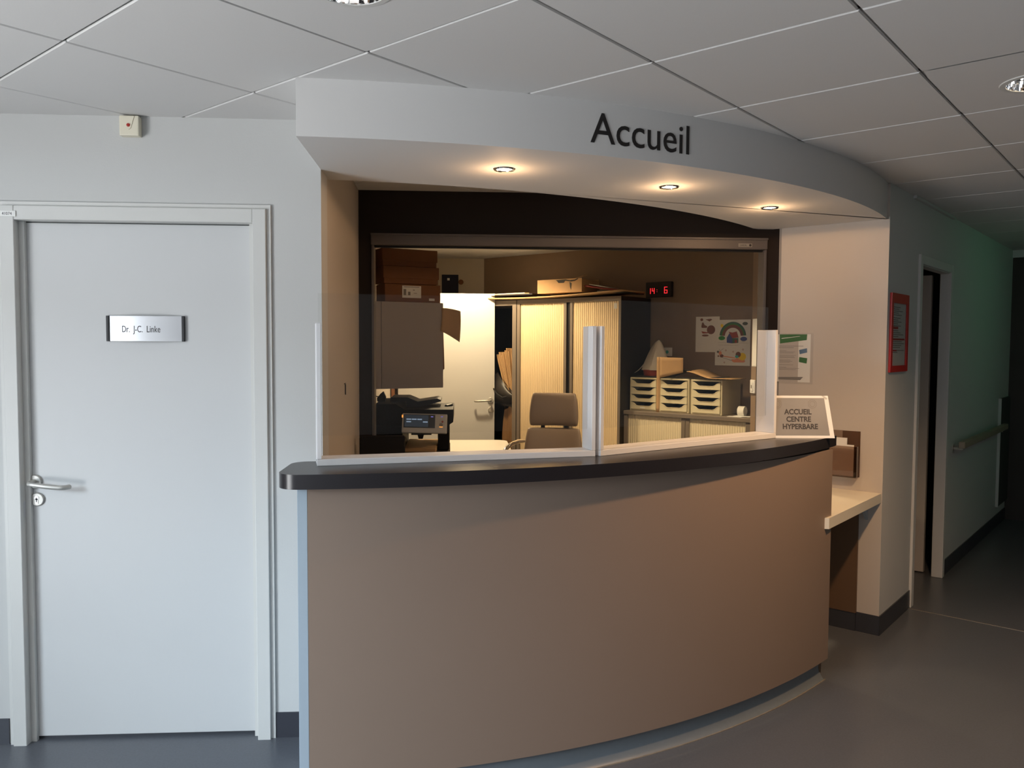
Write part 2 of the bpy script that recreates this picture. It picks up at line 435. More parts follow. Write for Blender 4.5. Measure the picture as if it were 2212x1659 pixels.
f.box(-3.50, -3.455, -2.55, 1.25, 0.10, 0.16); f.box(-3.50, -3.455, -2.55, 1.25, 2.08, 2.14)
f.build('window_1', 'pvc_white', kind='structure', label='tall white framed glazing')
f = MB()
for x in (-3.25, -2.02, -0.80): f.box(x, x+0.05, -3.70, -3.655, 0.28, 2.22)
f.box(-3.25, -0.75, -3.70, -3.655, 0.28, 0.34); f.box(-3.25, -0.75, -3.70, -3.655, 2.16, 2.22)
f.build('window_2', 'pvc_white', kind='structure', label='white framed window band')
box('wall_far_east', 'wall_paint', (8.9, 9.0, -3.8, 3.0, 0, ZC), kind='structure', label='far lobby wall')
# --- office shell
box('wall_office_back', 'office_wall', (-0.80, 0.35, 8.07, 8.19, 0, ZC), kind='structure', label='beige back wall of the office')
MB().prism([tuple(sd(-5.50, 5.99)[:2]), tuple(sd(-2.10, 5.99)[:2]), tuple(sd(-2.10, 6.09)[:2]), tuple(sd(-5.50, 6.09)[:2])], 0, ZC).build('wall_office_brown', 'office_brown', kind='structure', label='brown painted office wall behind the cabinets')
box('wall_office_right', 'office_brown', (2.06, 2.30, 4.715, 5.60, 0, ZC), kind='structure', label='short brown wall at the right end of the office')
box('wall_office_front', 'office_wall', (1.83, 2.37, 4.645, 4.70, 0, ZC), kind='structure', label='office side of the hatch wall')

# --- baseboards
bb = MB(); bb.box(-3.4, -1.742, WY-0.006, WY, FZ, FZ+0.10); bb.box(-0.742, -0.54, WY-0.006, WY, FZ, FZ+0.10)
bb.build('baseboard_left', 'skirting_vinyl', kind='structure', label='dark vinyl skirting of the door wall')
bb = MB()
def bseg(a, b, n):
    a, b, n = Vector(a), Vector(b), Vector(n)
    bb.prism([tuple(a[:2]), tuple(b[:2]), tuple((b+n)[:2]), tuple((a+n)[:2])], FZ, FZ+0.105)
bseg(sd(-1.335, 4.513), sd(-1.212, 4.513), -E2*0.006); bseg(sd(-1.218, 4.507), sd(-1.218, 5.125), E1*0.006)
bb.build('baseboard_right', 'skirting_vinyl', kind='structure', label='dark skirting round the corner of the right wall')
bb = MB(); bseg(sd(-1.218, 5.97), sd(-1.218, 8.36), E1*0.006)
bb.build('baseboard_corridor', 'skirting_vinyl', kind='structure', label='dark skirting along the corridor wall')

# ================================================================== LOBBY THINGS
# --- door_1
d1 = empty('door_1', (-1.232, WY, FZ), kind='structure', label='closed white door with a steel lever handle')
LW = 0.437
fr = MB()
for sgn in (-1, 1):
    a, b = sorted((sgn*0.437, sgn*0.487)); fr.box(a, b, -0.022, 0.11, -0.012, 2.063, bev=0.002)
    a, b = sorted((sgn*0.4175, sgn*0.4368)); fr.box(a, b, 0.012, 0.0295, 0, 2.0098)
fr.box(-0.4368, 0.4368, -0.0215, 0.11, 2.010, 2.0628, bev=0.002)
fr.build('door_frame', 'frame_white', d1)
arch = MB()
for sgn in (-1, 1):
    a, b = sorted((sgn*0.4875, sgn*0.503)); arch.box(a, b, -0.010, -0.0003, 0, 2.0632)
arch.box(-0.503, 0.503, -0.010, -0.0003, 2.0635, 2.079)
arch.build('architrave', 'frame_white', d1)
box('leaf', 'door_white', (-0.4345, 0.4345, 0.030, 0.072, 0.012, 2.006), d1, bev=0.0015)
h = empty('handle', (-0.408, 0.030, 1.017)); h.parent = d1
MB().lathe([(0.0, -0.010), (0.024, -0.010), (0.027, -0.007), (0.027, 0.0)], axis='Y', n=28).build('rose', 'steel', h, smooth=True)
lv = [(0, -0.008, 0), (0, -0.045, 0), (0.006, -0.056, -0.001), (0.02, -0.060, -0.003), (0.07, -0.060, -0.010), (0.118, -0.060, -0.015), (0.134, -0.057, -0.015), (0.142, -0.046, -0.015), (0.143, -0.036, -0.015)]
MB().tube(lv, 0.0095, 12).build('lever', 'steel', h, smooth=True)
k = empty('lock', (-0.400, 0.030, 0.948)); k.parent = d1
MB().lathe([(0.0, -0.009), (0.023, -0.009), (0.026, -0.006), (0.026, 0.0)], axis='Y', n=28).build('escutcheon', 'steel', k, smooth=True)
MB().lathe([(0.0, -0.0105), (0.0085, -0.0105), (0.0085, -0.009)], c=(0, 0, 0.006), axis='Y', n=16).box(-0.005, 0.005, -0.0105, -0.009, -0.016, 0.004).build('cylinder', 'aluminium', k)
box('keyway', 'blackish', (-0.0012, 0.0012, -0.0112, -0.0104, -0.010, 0.008), k)
box('strike_plate', 'aluminium', (-0.4375, -0.4368, -0.004, 0.014, 0.885, 0.945), d1)
# --- name plate
n = empty('name_plate', (-1.212, WY+0.030, 1.579), label='curved aluminium name plate with black end caps on the white door', cat='sign')
pl = MB(); N = 20
ptsf = [(-0.136+0.272*i/N, -0.008-0.016*math.sin(math.pi*i/N)) for i in range(N+1)]
pl.strip([(p[0], p[1]+0.003) for p in ptsf], ptsf, 0.0, 0.096)
pl.build('plate', 'aluminium', n, smooth=True)
for sgn in (-1, 1):
    a, b = sorted((sgn*0.136, sgn*0.146)); box('end_cap', 'black_plastic', (a, b, -0.013, 0.0, -0.001, 0.097), n, bev=0.001)
tm = text_mesh('Dr.  J-C.  Linke', 0.036, 0.0003, 'LEFT', 0.66)
for v in tm.vertices:
    x = v.co.x - 0.086
    y = -0.0085-0.016*math.sin(math.pi*(x+0.136)/0.272)
    v.co = Vector((x, y - max(0, v.co.z), 0.034 + v.co.y))
tm.materials.clear(); tm.materials.append(MATS['ink_dark'])
o = bpy.data.objects.new('lettering', tm); COL.objects.link(o); o.parent = n
# --- room number label above the frame
t = empty('room_label', (-1.672, WY-0.0222, 2.040), label='tiny engraved room number plate at the door frame corner', cat='label')
box('plate', 'white_sheet', (-0.046, 0.013, -0.003, 0.0, 0.0, 0.022), t, bev=0.0006)
text('lettering', '41074', 0.016, 'ink_dark', t, (-0.036, -0.003, 0.0055), 0.0004, sx=0.9)
# --- alarm sounder
t = empty('alarm_sounder', (-1.238, WY, 2.344), label='small cream alarm box with red lamp high on the wall', cat='alarm')
box('housing', 'cream_plastic', (-0.036, 0.034, -0.034, 0.0, 0.0, 0.074), t, bev=0.005, seg=2)
MB().prism_xz([(-0.026, 0.071), (0.020, 0.071), (0.006, 0.026), (-0.001, 0.022), (-0.008, 0.026)], -0.0365, -0.033).build('shield', 'cream_plastic', t)
MB().lathe([(0.0, -0.043), (0.004, -0.042), (0.0065, -0.038), (0.0065, -0.033)], c=(-0.002, 0, 0.038), axis='Y', n=16).build('lamp', 'red_led', t, smooth=True)

# --- reception counter
PC, PR = (-0.713, 6.197), 3.568
t = empty('reception_counter', (0.6, 3.3, FZ), label='curved taupe reception counter with grey plinth', cat='counter')
inv = Vector((0.6, 3.3, FZ))
def loc_(pts): return [(p[0]-inv.x, p[1]-inv.y) for p in pts]
N = 60
o_ = arc(PC, PR, -0.503, 1.706, N); i_ = arc(PC, PR-0.025, -0.503, 1.69, N)
MB().strip(loc_(i_), loc_(o_), 0.117-FZ, 1.098-FZ).build('front_panel', 'taupe_laminate', t, smooth=True)
o_ = arc(PC, PR-0.012, -0.500, 1.69, N); i_ = arc(PC, PR-0.025, -0.500, 1.68, N)
MB().strip(loc_(i_), loc_(o_), 1.098-FZ, 1.1075-FZ).build('shadow_gap', 'blackish', t, smooth=True)
cove = [(0.030, 0.117), (0.029, 0.075), (0.026, 0.052), (0.020, 0.036), (0.013, 0.027), (0.007, FZ+0.002), (0.007, FZ), (0.060, FZ), (0.060, 0.117)]
q = MB(); rows = []
a0, a1 = -math.acos((-0.498-PC[0])/PR), -math.acos((1.690-PC[0])/PR)
for k_ in range(N+1):
    a = a0+(a1-a0)*k_/N
    rows.append([q.bm.verts.new((PC[0]+(PR-r_)*math.cos(a)-inv.x, PC[1]+(PR-r_)*math.sin(a)-inv.y, z_-FZ)) for r_, z_ in cove])
nc = len(cove)
for k_ in range(N):
    for m_ in range(nc): q.bm.faces.new((rows[k_][m_], rows[k_+1][m_], rows[k_+1][(m_+1) % nc], rows[k_][(m_+1) % nc]))
q.bm.faces.new(rows[0]); q.bm.faces.new(list(reversed(rows[-1])))
q.build('plinth', 'plinth_vinyl', t, smooth=True)
o2 = arc(PC, PR-0.001, -0.497, 1.694, N); i2 = arc(PC, PR-0.0069, -0.497, 1.690, N)
MB().strip(loc_(i2), loc_(o2), 0, 0.003).build('sealant_bead', 'caulk', t, smooth=True)
box('end_panel', 'grey_edge', (-0.536-inv.x, -0.5035-inv.x, 2.636-inv.y, 3.14-inv.y, 0, 1.1075-FZ), t, bev=0.001)
ep = Vector((PC[0], PC[1], 0))
ed = (Vector((1.69, 3.575, 0)) - ep).normalized()
q0 = ep + ed*(PR-0.026); q1 = ep + ed*(PR-0.33); nn = Vector((-ed.y, ed.x, 0))*0.022
MB().prism(loc_([tuple((q0-nn)[:2]), tuple(q0[:2]), tuple(q1[:2]), tuple((q1-nn)[:2])]), 0.0, 1.1075-FZ).build('side_panel', 'brown_laminate', t)
# --- countertop slab
SCc, SR = (-0.640, 5.795), 3.226
ZT, ZB = 1.156, 1.108
def ctop():
    of = arc(SCc, SR, -0.525, 1.745, 60); inn = arc(SCc, SR-0.30, -0.50, 1.56, 60)
    fy = of[0][1]
    c1 = [(-0.525-0.067*math.sin(R(90*k_/10)), fy+0.067-0.067*math.cos(R(90*k_/10))) for k_ in range(11)]     # front corner
    c2 = [(-0.532-0.060*math.cos(R(90*k_/10)), 2.806+0.060*math.sin(R(90*k_/10))) for k_ in range(11)]         # rear corner
    return list(reversed(c2)) + list(reversed(c1)) + of[1:] + list(reversed(inn[1:])) + [(-0.50, 2.867)]
mb = MB().prism(ctop(), ZB, ZT)
es = [e for e in mb.bm.edges if abs(e.verts[0].co.z-e.verts[1].co.z) < 1e-6]
bmesh.ops.bevel(mb.bm, geom=es, offset=0.002, segments=1, affect='EDGES')
tag(mb.build('countertop', 'slab_black', smooth=True), 'black curved countertop slab with rounded left end', 'countertop')

# --- acrylic protective screens
def screen(a, b, label, zpost=1.643, wl=0.016, wr=0.016, dep=0.075):
    a, b = Vector((*a, ZT)), Vector((*b, ZT))
    L = (b-a).length; ang = math.atan2(b.y-a.y, b.x-a.x)
    t = empty('protective_screen', a, ang, label, 'screen', 'clear acrylic screens on the counter')
    H = zpost-ZT
    box('bottom_rail', 'pvc_white', (0.0, L, 0.0, dep, 0.0, 0.022), t, bev=0.0012)
    box('post', 'pvc_white', (0.0, wl, 0.0, dep, 0.0225, H), t, bev=0.0012)
    box('post', 'pvc_white', (L-wr, L, 0.0, dep, 0.0225, H), t, bev=0.0012)
    for x in (wl, L-wr): box('groove', 'ink_grey', (x-0.0005, x+0.0005, dep*0.5-0.0035, dep*0.5-0.0027, 0.10, H-0.0015), t)
    box('pane', 'acrylic', (wl*0.55, L-wr*0.55, dep*0.5-0.0025, dep*0.5+0.0025, 0.098, 1.746-ZT), t)
    MB().lathe([(0, -0.0008), (0.0028, -0.0008), (0.0028, 0.0)], c=(0.0, dep*0.35, 0.016), axis='X', n=10).build('screw', 'blackish', t)
    return t
screen((-0.492, 2.752), (0.500, 2.962), 'wider acrylic screen with white frame on the counter, beside the office door wall', dep=0.10)
screen((0.520, 2.966), (1.418, 3.528), 'narrower angled acrylic screen with white frame, beside the grey hyperbaric centre sign', dep=0.10)

# --- counter sign
sg = empty('counter_sign', (1.424, 3.528, ZT), math.atan2(-0.012, 0.258), 'white board with grey lettered panel standing on the counter end', 'sign', rx=0)
sgm = sg
def lean(p): return (p[0], p[1]+p[2]*0.16, p[2])
bd = MB(); W_, H_ = 0.262, 0.190
def slab_lean(x0, x1, x2, x3, z0, z1, y0, y1, name, m, par):
    q = MB()
    A = [(x0, y0, z0), (x1, y0, z0), (x3, y0, z1), (x2, y0, z1)]; B = [(p[0], y1, p[2]) for p in A]
    va = [q.bm.verts.new(lean(p)) for p in A]; vb = [q.bm.verts.new(lean(p)) for p in B]
    q.bm.faces.new(va); q.bm.faces.new(list(reversed(vb)))
    for i in range(4): q.bm.faces.new((va[i], va[(i+1) % 4], vb[(i+1) % 4], vb[i]))
    return q.build(name, m, par)
slab_lean(-0.02, W_, -0.02, 0.238, 0.0, H_, 0.0, 0.006, 'board', 'white_sheet', sg)
slab_lean(-0.012, 0.240, -0.012, 0.220, 0.012, H_-0.010, -0.0008, 0.0, 'printed_panel', 'sign_grey', sg)
MB().poly([lean((-0.01, 0.006, 0.17)), lean((0.20, 0.006, 0.17)), (0.20, 0.085, 0.0), (-0.01, 0.085, 0.0)]).build('easel_back', 'white_sheet', sg, solid=0.002)
for i, (tx, xx) in enumerate((('ACCUEIL', 0.098), ('CENTRE', 0.100), ('HYPERBARE', 0.106))):
    me = text_mesh(tx, 0.0325, 0.0004, 'CENTER', 0.94, 0.0009)
    for v in me.vertices: v.co = Vector(lean((v.co.x+xx, -0.0012-max(0, v.co.z), v.co.y + 0.107-0.033*i)))
    me.materials.clear(); me.materials.append(MATS['ink_dark'])
    o = bpy.data.objects.new('lettering', me); COL.objects.link(o); o.parent = sg
for x in (0.006, 0.165):
    q = MB()
    for r_ in (0.018, 0.011):
        pts = []
        nseg = 28
        vi = [q.bm.verts.new(lean((x+r_*math.cos(2*math.pi*k_/nseg), -0.0013, 0.153+r_*math.sin(2*math.pi*k_/nseg)))) for k_ in range(nseg)]
        vo = [q.bm.verts.new(lean((x+(r_+0.002)*math.cos(2*math.pi*k_/nseg), -0.0013, 0.153+(r_+0.002)*math.sin(2*math.pi*k_/nseg)))) for k_ in range(nseg)]
        for k_ in range(nseg): q.bm.faces.new((vi[k_], vi[(k_+1) % nseg], vo[(k_+1) % nseg], vo[k_]))
    q.build('emblem', 'ink_grey', sg)
MB().poly([lean((0.208, -0.002, 0.190)), lean((0.228, -0.002, 0.172)), lean((0.236, -0.002, 0.178)), lean((0.216, -0.002, 0.192))]).build('tape_strip', 'tape_clear', sg)

# --- low writing shelf at the right wall
t = empty('wall_shelf', sd(-1.40, 4.2, 0.739), RW, 'cream low shelf between counter end and right wall', 'shelf')
MB().prism([(0.178, 0.312), (0.178, -0.50), (0.05, -0.56), (-0.32, -0.42), (-0.36, 0.312)], 0.0, 0.05).build('board', 'shelf_cream', t)
MB().prism_yz([(0.306, -0.002), (0.306, -0.10), (0.20, -0.002)], 0.10, 0.115).build('bracket', 'grey_edge', t)
t = empty('backing_panel', sd(-1.60, 4.505, FZ), RW, 'brown laminate panel on the wall below the cream shelf', 'panel')
box('board', 'brown_laminate', (-0.20, 0.268, -0.008, 0.006, 0.10, 0.715), t)
box('kick_strip', 'skirting_vinyl', (-0.20, 0.264, -0.004, 0.006, 0.0, 0.0995), t)

# --- brochure holder
t = empty('brochure_holder', sd(-1.46, 4.512, 0.862), RW, 'smoked acrylic brochure holder on the warm right wall', 'holder')
box('back', 'smoked_acrylic', (-0.12, 0.125, -0.005, 0.0, 0.0, 0.250), t, bev=0.001)
box('pocket_front', 'smoked_acrylic', (-0.12, 0.120, -0.050, -0.046, 0.0, 0.170), t, bev=0.001)
box('pocket_base', 'smoked_acrylic', (-0.12, 0.120, -0.046, -0.005, 0.0, 0.005), t)
box('pocket_side', 'smoked_acrylic', (0.116, 0.121, -0.046, -0.005, 0.005, 0.170), t)
tag(MB().box(-0.11, 0.100, -0.030, -0.024, 0.0, 0.170).build('leaflet', 'white_sheet', None, loc=sd(-1.46, 4.512, 0.868), rz=RW), 'white leaflet in front of the brochure holder pocket', 'leaflet')
tag(MB().box(-0.11, 0.060, -0.018, -0.012, 0.0, 0.205).build('leaflet', 'paper', None, loc=sd(-1.46, 4.512, 0.868), rz=RW), 'taller cream leaflet at the back of the brochure holder', 'leaflet')

# --- green headed poster in a sleeve
t = empty('poster', sd(-1.795, 4.512, 1.357), RW, 'printed notice with slanted green heading on the right wall', 'poster')
box('sheet', 'paper', (-0.012, 0.180, -0.0012, -0.0002, 0.010, 0.281), t)
MB().prism_xz([(0.002, 0.280), (0.006, 0.228), (0.158, 0.248), (0.160, 0.280)], -0.0020, -0.0013).build('heading', 'green_print', t)
MB().prism_xz([(0.012, 0.256), (0.018, 0.259), (0.12, 0.270), (0.12, 0.268), (0.018, 0.255)], -0.0024, -0.0020).build('heading_mark', 'paper', t)
q = MB(); z = 0.212
for L_ in (0.14, 0.085): q.box(0.0, L_, -0.0019, -0.0013, z, z+0.0025); z -= 0.009
for grp in ((0.04, 0.09, 0.08), (0.095, 0.085, 0.09), (0.065, 0.075, 0.06), (0.08,), (0.04, 0.115, 0.095)):
    z -= 0.008
    for L_ in grp: q.box(0.004, 0.004+L_, -0.0019, -0.0013, z, z+0.0018); z -= 0.0062
q.build('text_lines', 'ink_grey', t)
MB().prism_xz([(0.0, 0.022), (0.0, 0.036), (0.142, 0.040), (0.126, 0.022)], -0.0019, -0.0013).build('footer_band', 'ink_grey', t)
MB().prism_xz([(0.116, 0.192), (0.160, 0.202), (0.162, 0.178), (0.120, 0.168)], -0.0019, -0.0013).build('picture', 'blue_print', t)
MB().prism_xz([(0.118, 0.152), (0.163, 0.146), (0.160, 0.116), (0.116, 0.124)], -0.0019, -0.0013).build('picture', 'green_print', t)
box('sleeve', 'sleeve_film', (-0.016, 0.196, -0.0034, -0.0026, 0.0, 0.286), t)
# --- red framed notice on the corridor wall
t = empty('notice_frame', sd(-1.218, 4.556, 1.433), G, 'red framed evacuation notice on the corridor wall', 'notice')
q = MB(); W_, H_, b_ = 0.340, 0.424, 0.034
q.box(0, b_, -0.012, -0.0005, 0, H_); q.box(W_-b_, W_, -0.012, -0.0005, 0, H_); q.box(b_, W_-b_, -0.012, -0.0005, 0, b_); q.box(b_, W_-b_, -0.012, -0.0005, H_-0.052, H_)
q.build('frame', 'red_frame', t)
box('sheet', 'white_sheet', (b_, W_-b_, -0.004, -0.0005, b_, H_-0.052), t)
q = MB(); z = H_-0.075
for i in range(26):
    if i % 6 == 5: z -= 0.006; continue
    L_ = random.uniform(0.10, 0.24); q.box(b_+0.012, b_+0.012+L_, -0.0048, -0.0041, z, z+0.0035); z -= 0.0105
q.build('text_lines', 'ink_grey', t)
q = MB(); q.box(b_+0.01, W_-b_-0.02, -0.0054, -0.0049, 0.172, 0.182); q.box(b_+0.01, b_+0.12, -0.0054, -0.0049, 0.232, 0.246); q.box(b_+0.01, b_+0.10, -0.0054, -0.0049, 0.112, 0.120)
q.build('red_lines', 'red_frame', t)
box('glazing', 'acrylic', (b_, W_-b_, -0.0095, -0.0075, b_, H_-0.052), t)

# --- big lettering on the bulkhead
t = empty('wall_lettering', (0.64, 2.90, 2.282), label='large black word on the curved bulkhead', cat='lettering')
me = text_mesh('Accueil', 0.152, 0.0012, 'LEFT', 0.86)
bm = bmesh.new(); bm.from_mesh(me); bm.verts.ensure_lookup_table()
xs = [v.co.x for v in bm.verts]; x0, x1 = min(xs), max(xs)
isl, seen = [], set()
for v in bm.verts:
    if v.index in seen: continue
    st, comp = [v], []
    seen.add(v.index)
    while st:
        a = st.pop(); comp.append(a)
        for e in a.link_edges:
            b = e.other_vert(a)
            if b.index not in seen: seen.add(b.index); st.append(b)
    isl.append(comp)
groups = []
for comp in sorted(isl, key=lambda c: min(v.co.x for v in c)):
    lo, hi = min(v.co.x for v in comp), max(v.co.x for v in comp)
    for g_ in groups:
        if lo < g_[1]-0.001 and hi > g_[0]+0.001: g_[2].extend(comp); g_[0] = min(g_[0], lo); g_[1] = max(g_[1], hi); break
    else: groups.append([lo, hi, list(comp)])
A0, A1 = R(-72.0), R(-65.18)
for g_ in groups:
    idx = {v.index: i for i, v in enumerate(g_[2])}
    vs_ = []
    for v in g_[2]:
        a = A0 + (A1-A0)*(v.co.x-x0)/(x1-x0); rr = FR + 0.0014 + v.co.z
        vs_.append((FC[0]+rr*math.cos(a)-0.64, FC[1]+rr*math.sin(a)-2.90, v.co.y))
    fs = [[idx[v.index] for v in fc.verts] for fc in bm.faces if fc.verts[0].index in idx]
    m2 = bpy.data.meshes.new('letter'); m2.from_pydata(vs_, [], fs); m2.materials.append(MATS['letter_black'])
    o = bpy.data.objects.new('letter', m2); COL.objects.link(o); o.parent = t
bm.free()

# --- recessed spots in the soffit
def spot(x, y, label, power):
    t = empty('recessed_spotlight', (x, y, ZS), label=label, cat='spotlight', group='warm recessed spotlights in the soffit')
    MB().lathe([(0.030, -0.0005), (0.031, -0.004), (0.040, -0.005), (0.043, -0.0005)], n=32).build('trim_ring', 'chrome', t, smooth=True)
    MB().lathe([(0.0, -0.0032), (0.018, -0.0035), (0.030, -0.0012)], n=28).build('bulb', 'bulb', t, smooth=True)
    d = bpy.data.lights.new('spot_beam', 'SPOT'); d.energy = power; d.color = (1.0, 0.60, 0.31); d.spot_size = R(179); d.spot_blend = 0.06; d.shadow_soft_size = 0.02
    l = bpy.data.objects.new('spot_beam', d); COL.objects.link(l); l.parent = t; l.location = (0, 0, -0.012)
    d = bpy.data.lights.new('soffit_fill', 'POINT'); d.energy = 1.8; d.color = (1.0, 0.60, 0.31); d.shadow_soft_size = 0.03  # added point light hung below the fitting to warm the soffit
    l = bpy.data.objects.new('soffit_fill', d); COL.objects.link(l); l.parent = t; l.location = (0, 0, -0.075)
spot(0.160, 3.080, 'warm recessed spotlight left of the large bulkhead lettering', 4.5)
spot(0.869, 3.364, 'warm recessed spotlight below the end of the large bulkhead lettering', 11)
spot(1.483, 3.826, 'warm recessed spotlight nearest the right wall', 12)
# --- ceiling downlights
def downlight(x, y, label, on, lampm='lamp_faint_glow', group='recessed ceiling downlights'):
    t = empty('ceiling_downlight', (x, y, ZC), label=label, cat='downlight', group=group)
    MB().lathe([(0.088, 0.0), (0.089, -0.004), (0.106, -0.003), (0.108, 0.0)], n=48).build('trim_ring', 'frame_white', t, smooth=True)
    pr = [(0.0875, -0.002)] + [(0.0875-0.03*(u/8)**2, 0.0095*u) for u in range(1, 9)]
    nf = 48
    q = MB(); rings = []
    for (r_, h_) in pr:
        rings.append([q.bm.verts.new(((r_ + (0.0012 if k_ % 2 else 0))*math.cos(2*math.pi*k_/nf), (r_ + (0.0012 if k_ % 2 else 0))*math.sin(2*math.pi*k_/nf), h_)) for k_ in range(nf)])
    for i in range(len(rings)-1):
        for k_ in range(nf): q.bm.faces.new((rings[i][k_], rings[i][(k_+1) % nf], rings[i+1][(k_+1) % nf], rings[i+1][k_]))
    q.bm.faces.new(rings[-1])
    q.build('reflector', 'chrome', t)
    MB().tube([(-0.035, -0.02, 0.045), (0.035, -0.02, 0.045)], 0.010, 12).tube([(-0.035, 0.02, 0.045), (0.035, 0.02, 0.045)], 0.010, 12).build('lamp', lampm, t, smooth=True)
    return t
downlight(*DL[0], 'mirrored recessed downlight at the top edge, above the office door', False, 'lamp_faint_glow')
lt = downlight(*DL[1], 'lit recessed downlight in the ceiling at the far right', True, 'bulb')
d = bpy.data.lights.new('downlight_beam', 'SPOT'); d.energy = 185; d.color = (1.0, 0.60, 0.30); d.spot_size = R(140); d.spot_blend = 0.7; d.shadow_soft_size = 0.05
l = bpy.data.objects.new('downlight_beam', d); COL.objects.link(l); l.parent = lt; l.location = (0, 0, -0.01)

# --- corridor door
t = empty('door_2', sd(-1.218, D0, FZ), G, kind='structure', label='half open cream door in the corridor wall')
OW = D1-D0
q = MB()
q.box(-0.045, 0.012, -0.014, 0.055, 0, 2.09, bev=0.003); q.box(OW-0.012, OW+0.045, -0.014, 0.055, 0, 2.09, bev=0.003); q.box(0.0122, OW-0.0122, -0.0135, 0.055, 2.035, 2.0898, bev=0.003)
q.build('door_frame', 'frame_white', t)
lf = MB().box(0, 0.73, -0.02, 0.02, 0.008, 2.03).build('leaf', 'warm_paint', t)
lf.location = (OW+0.065, 0.117, 0); lf.rotation_euler = (0, 0, R(91))
MB().tube([(0.66, -0.02, 1.02), (0.66, -0.065, 1.02), (0.56, -0.065, 1.02)], 0.009, 10).build('lever', 'steel', lf, smooth=True)
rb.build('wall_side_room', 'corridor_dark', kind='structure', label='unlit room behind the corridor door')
# --- hand rail
t = empty('hand_rail', sd(-1.218, 6.12, 0.90), G, 'beige hand rail along the corridor wall', 'handrail')
MB().box(0, 1.72, -0.085, -0.045, -0.022, 0.025, bev=0.012, seg=3).build('rail', 'beige_rail', t, smooth=True)
for x in (0.06, 0.85, 1.60):
    MB().tube([(x, 0, -0.03), (x, -0.06, -0.03), (x, -0.065, -0.015)], 0.009, 8).lathe([(0.0, -0.006), (0.03, -0.005), (0.03, 0)], c=(x, 0, -0.03), axis='Y', n=14).build('bracket', 'steel', t, smooth=True)
t = empty('wall_guard', sd(-1.218, 7.90, 0.20), G, 'dark grey protective guard at the end of the corridor wall', 'wall guard')
box('sheet', 'pad_dark', (0, 0.455, -0.02, -0.0005, 0, 0.93), t, bev=0.003)
box('corner_strip', 'wall_paint', (-0.02, -0.0005, -0.022, -0.0005, 0, 0.93), t)
# --- cable duct under the corridor ceiling
tag(MB().box(0, 1.0, -0.02, -0.0005, 0, 0.016, bev=0.001).build('cable_duct', 'wall_paint', None, loc=sd(-1.218, 4.96, ZC-0.0165), rz=G), 'thin painted cable duct under the ceiling by the corridor', 'duct')
# --- exit sign on the opposite side of the corridor
t = empty('exit_sign', sd(0.42, 6.95, 2.14), G, 'green lit emergency exit sign hanging in the corridor', 'sign')
box('housing', 'pvc_white', (-0.14, 0.14, -0.03, 0.03, 0.0, 0.13), t, bev=0.003)
box('lit_face', 'green_sign', (-0.135, 0.135, 0.0305, 0.033, 0.005, 0.125), t)
MB().tube([(0, 0, 0.13), (0, 0, ZC-2.14)], 0.008, 8).build('stem', 'steel', t)

# ================================================================== RECEPTION AND OFFICE THINGS
# --- roller shutter
t = empty('roller_shutter', (0.62, YD, 0.70), label='grey aluminium roller shutter box above the hatch', cat='shutter')
box('housing', 'shutter_grey', (-1.124, 1.122, -0.030, 0.075, 2.120-0.70, 2.184-0.70), t, bev=0.004)
box('housing_lip', 'shutter_grey', (-1.124, 1.122, -0.040, -0.0305, 2.172-0.70, 2.184-0.70), t, bev=0.002)
box('bottom_bar', 'blackish', (-1.110, 1.108, 0.005, 0.03, 2.110-0.70, 2.1195-0.70), t)
for a, b in ((-1.122, -1.108), (1.106, 1.121)):
    box('guide_rail', 'shutter_grey', (a, b, -0.02, 0.075, 0.002, 2.1195-0.70), t, bev=0.002)
st = empty('maker_label', (1.000, -0.0402, 2.145-0.70)); st.parent = t
st.location = (0.955, -0.0305, 2.136-0.70)
box('sticker', 'ink_grey', (-0.005, 0.075, -0.0006, 0.0, -0.003, 0.017), st)
text('lettering', 'LAKAL', 0.014, 'letter_black', st, (0.004, -0.0008, 0.002), 0.0003)
MB().lathe([(0, -0.0014), (0.007, -0.0014), (0.007, -0.0006)], c=(0.064, 0, 0.007), axis='Y', n=14).build('emblem', 'letter_black', st)

# --- desk inside the hatch and monitor
t = empty('inner_desk', (-0.02, 3.9, FZ), label='white desk behind the reception counter', cat='desk')
box('top', 'desk_white', (-0.48, 0.75, -0.40, 0.60, 0.70, 0.73), t, bev=0.003)
for x in (-0.45, 0.70): box('leg_panel', 'desk_white', (x, x+0.025, -0.38, 0.58, 0, 0.6995), t)
t = empty('display_unit', (-0.42, 4.30, 0.7505), R(3), 'small black display unit seen from behind at the left of the hatch', 'display')
box('screen_case', 'blackish', (-0.122, 0.118, -0.03, 0.012, 0.06, 0.333), t, bev=0.012, seg=3)
box('stand', 'blackish', (-0.03, 0.03, -0.015, 0.010, 0.012, 0.0595), t)
box('foot', 'blackish', (-0.07, 0.07, -0.07, 0.07, 0.0, 0.0115), t, bev=0.004)

# --- copier
t = empty('copier', (-0.30, 5.15, FZ), label='black office copier with tilted touch panel', cat='copier')
cz = FZ
box('cabinet', 'blackish', (-0.225, 0.222, -0.25, 0.33, 0.03, 0.905-cz), t, bev=0.008)
box('tower', 'blackish', (-0.225, -0.060, -0.25, 0.33, 0.9055-cz, 1.072-cz), t, bev=0.004)
box('column', 'blackish', (0.150, 0.222, -0.10, 0.10, 0.9055-cz, 1.072-cz), t, bev=0.004)
box('output_tray', 'kraft', (-0.055, 0.145, -0.22, 0.25, 0.9055-cz, 0.935-cz), t, bev=0.006)
MB().prism_xz([(-0.228, 1.0725-cz), (0.215, 1.0725-cz), (0.248, 1.095-cz), (0.248, 1.172-cz), (-0.05, 1.172-cz), (-0.10, 1.205-cz), (-0.228, 1.205-cz)], -0.24, 0.32).build('scanner_head', 'blackish', t)
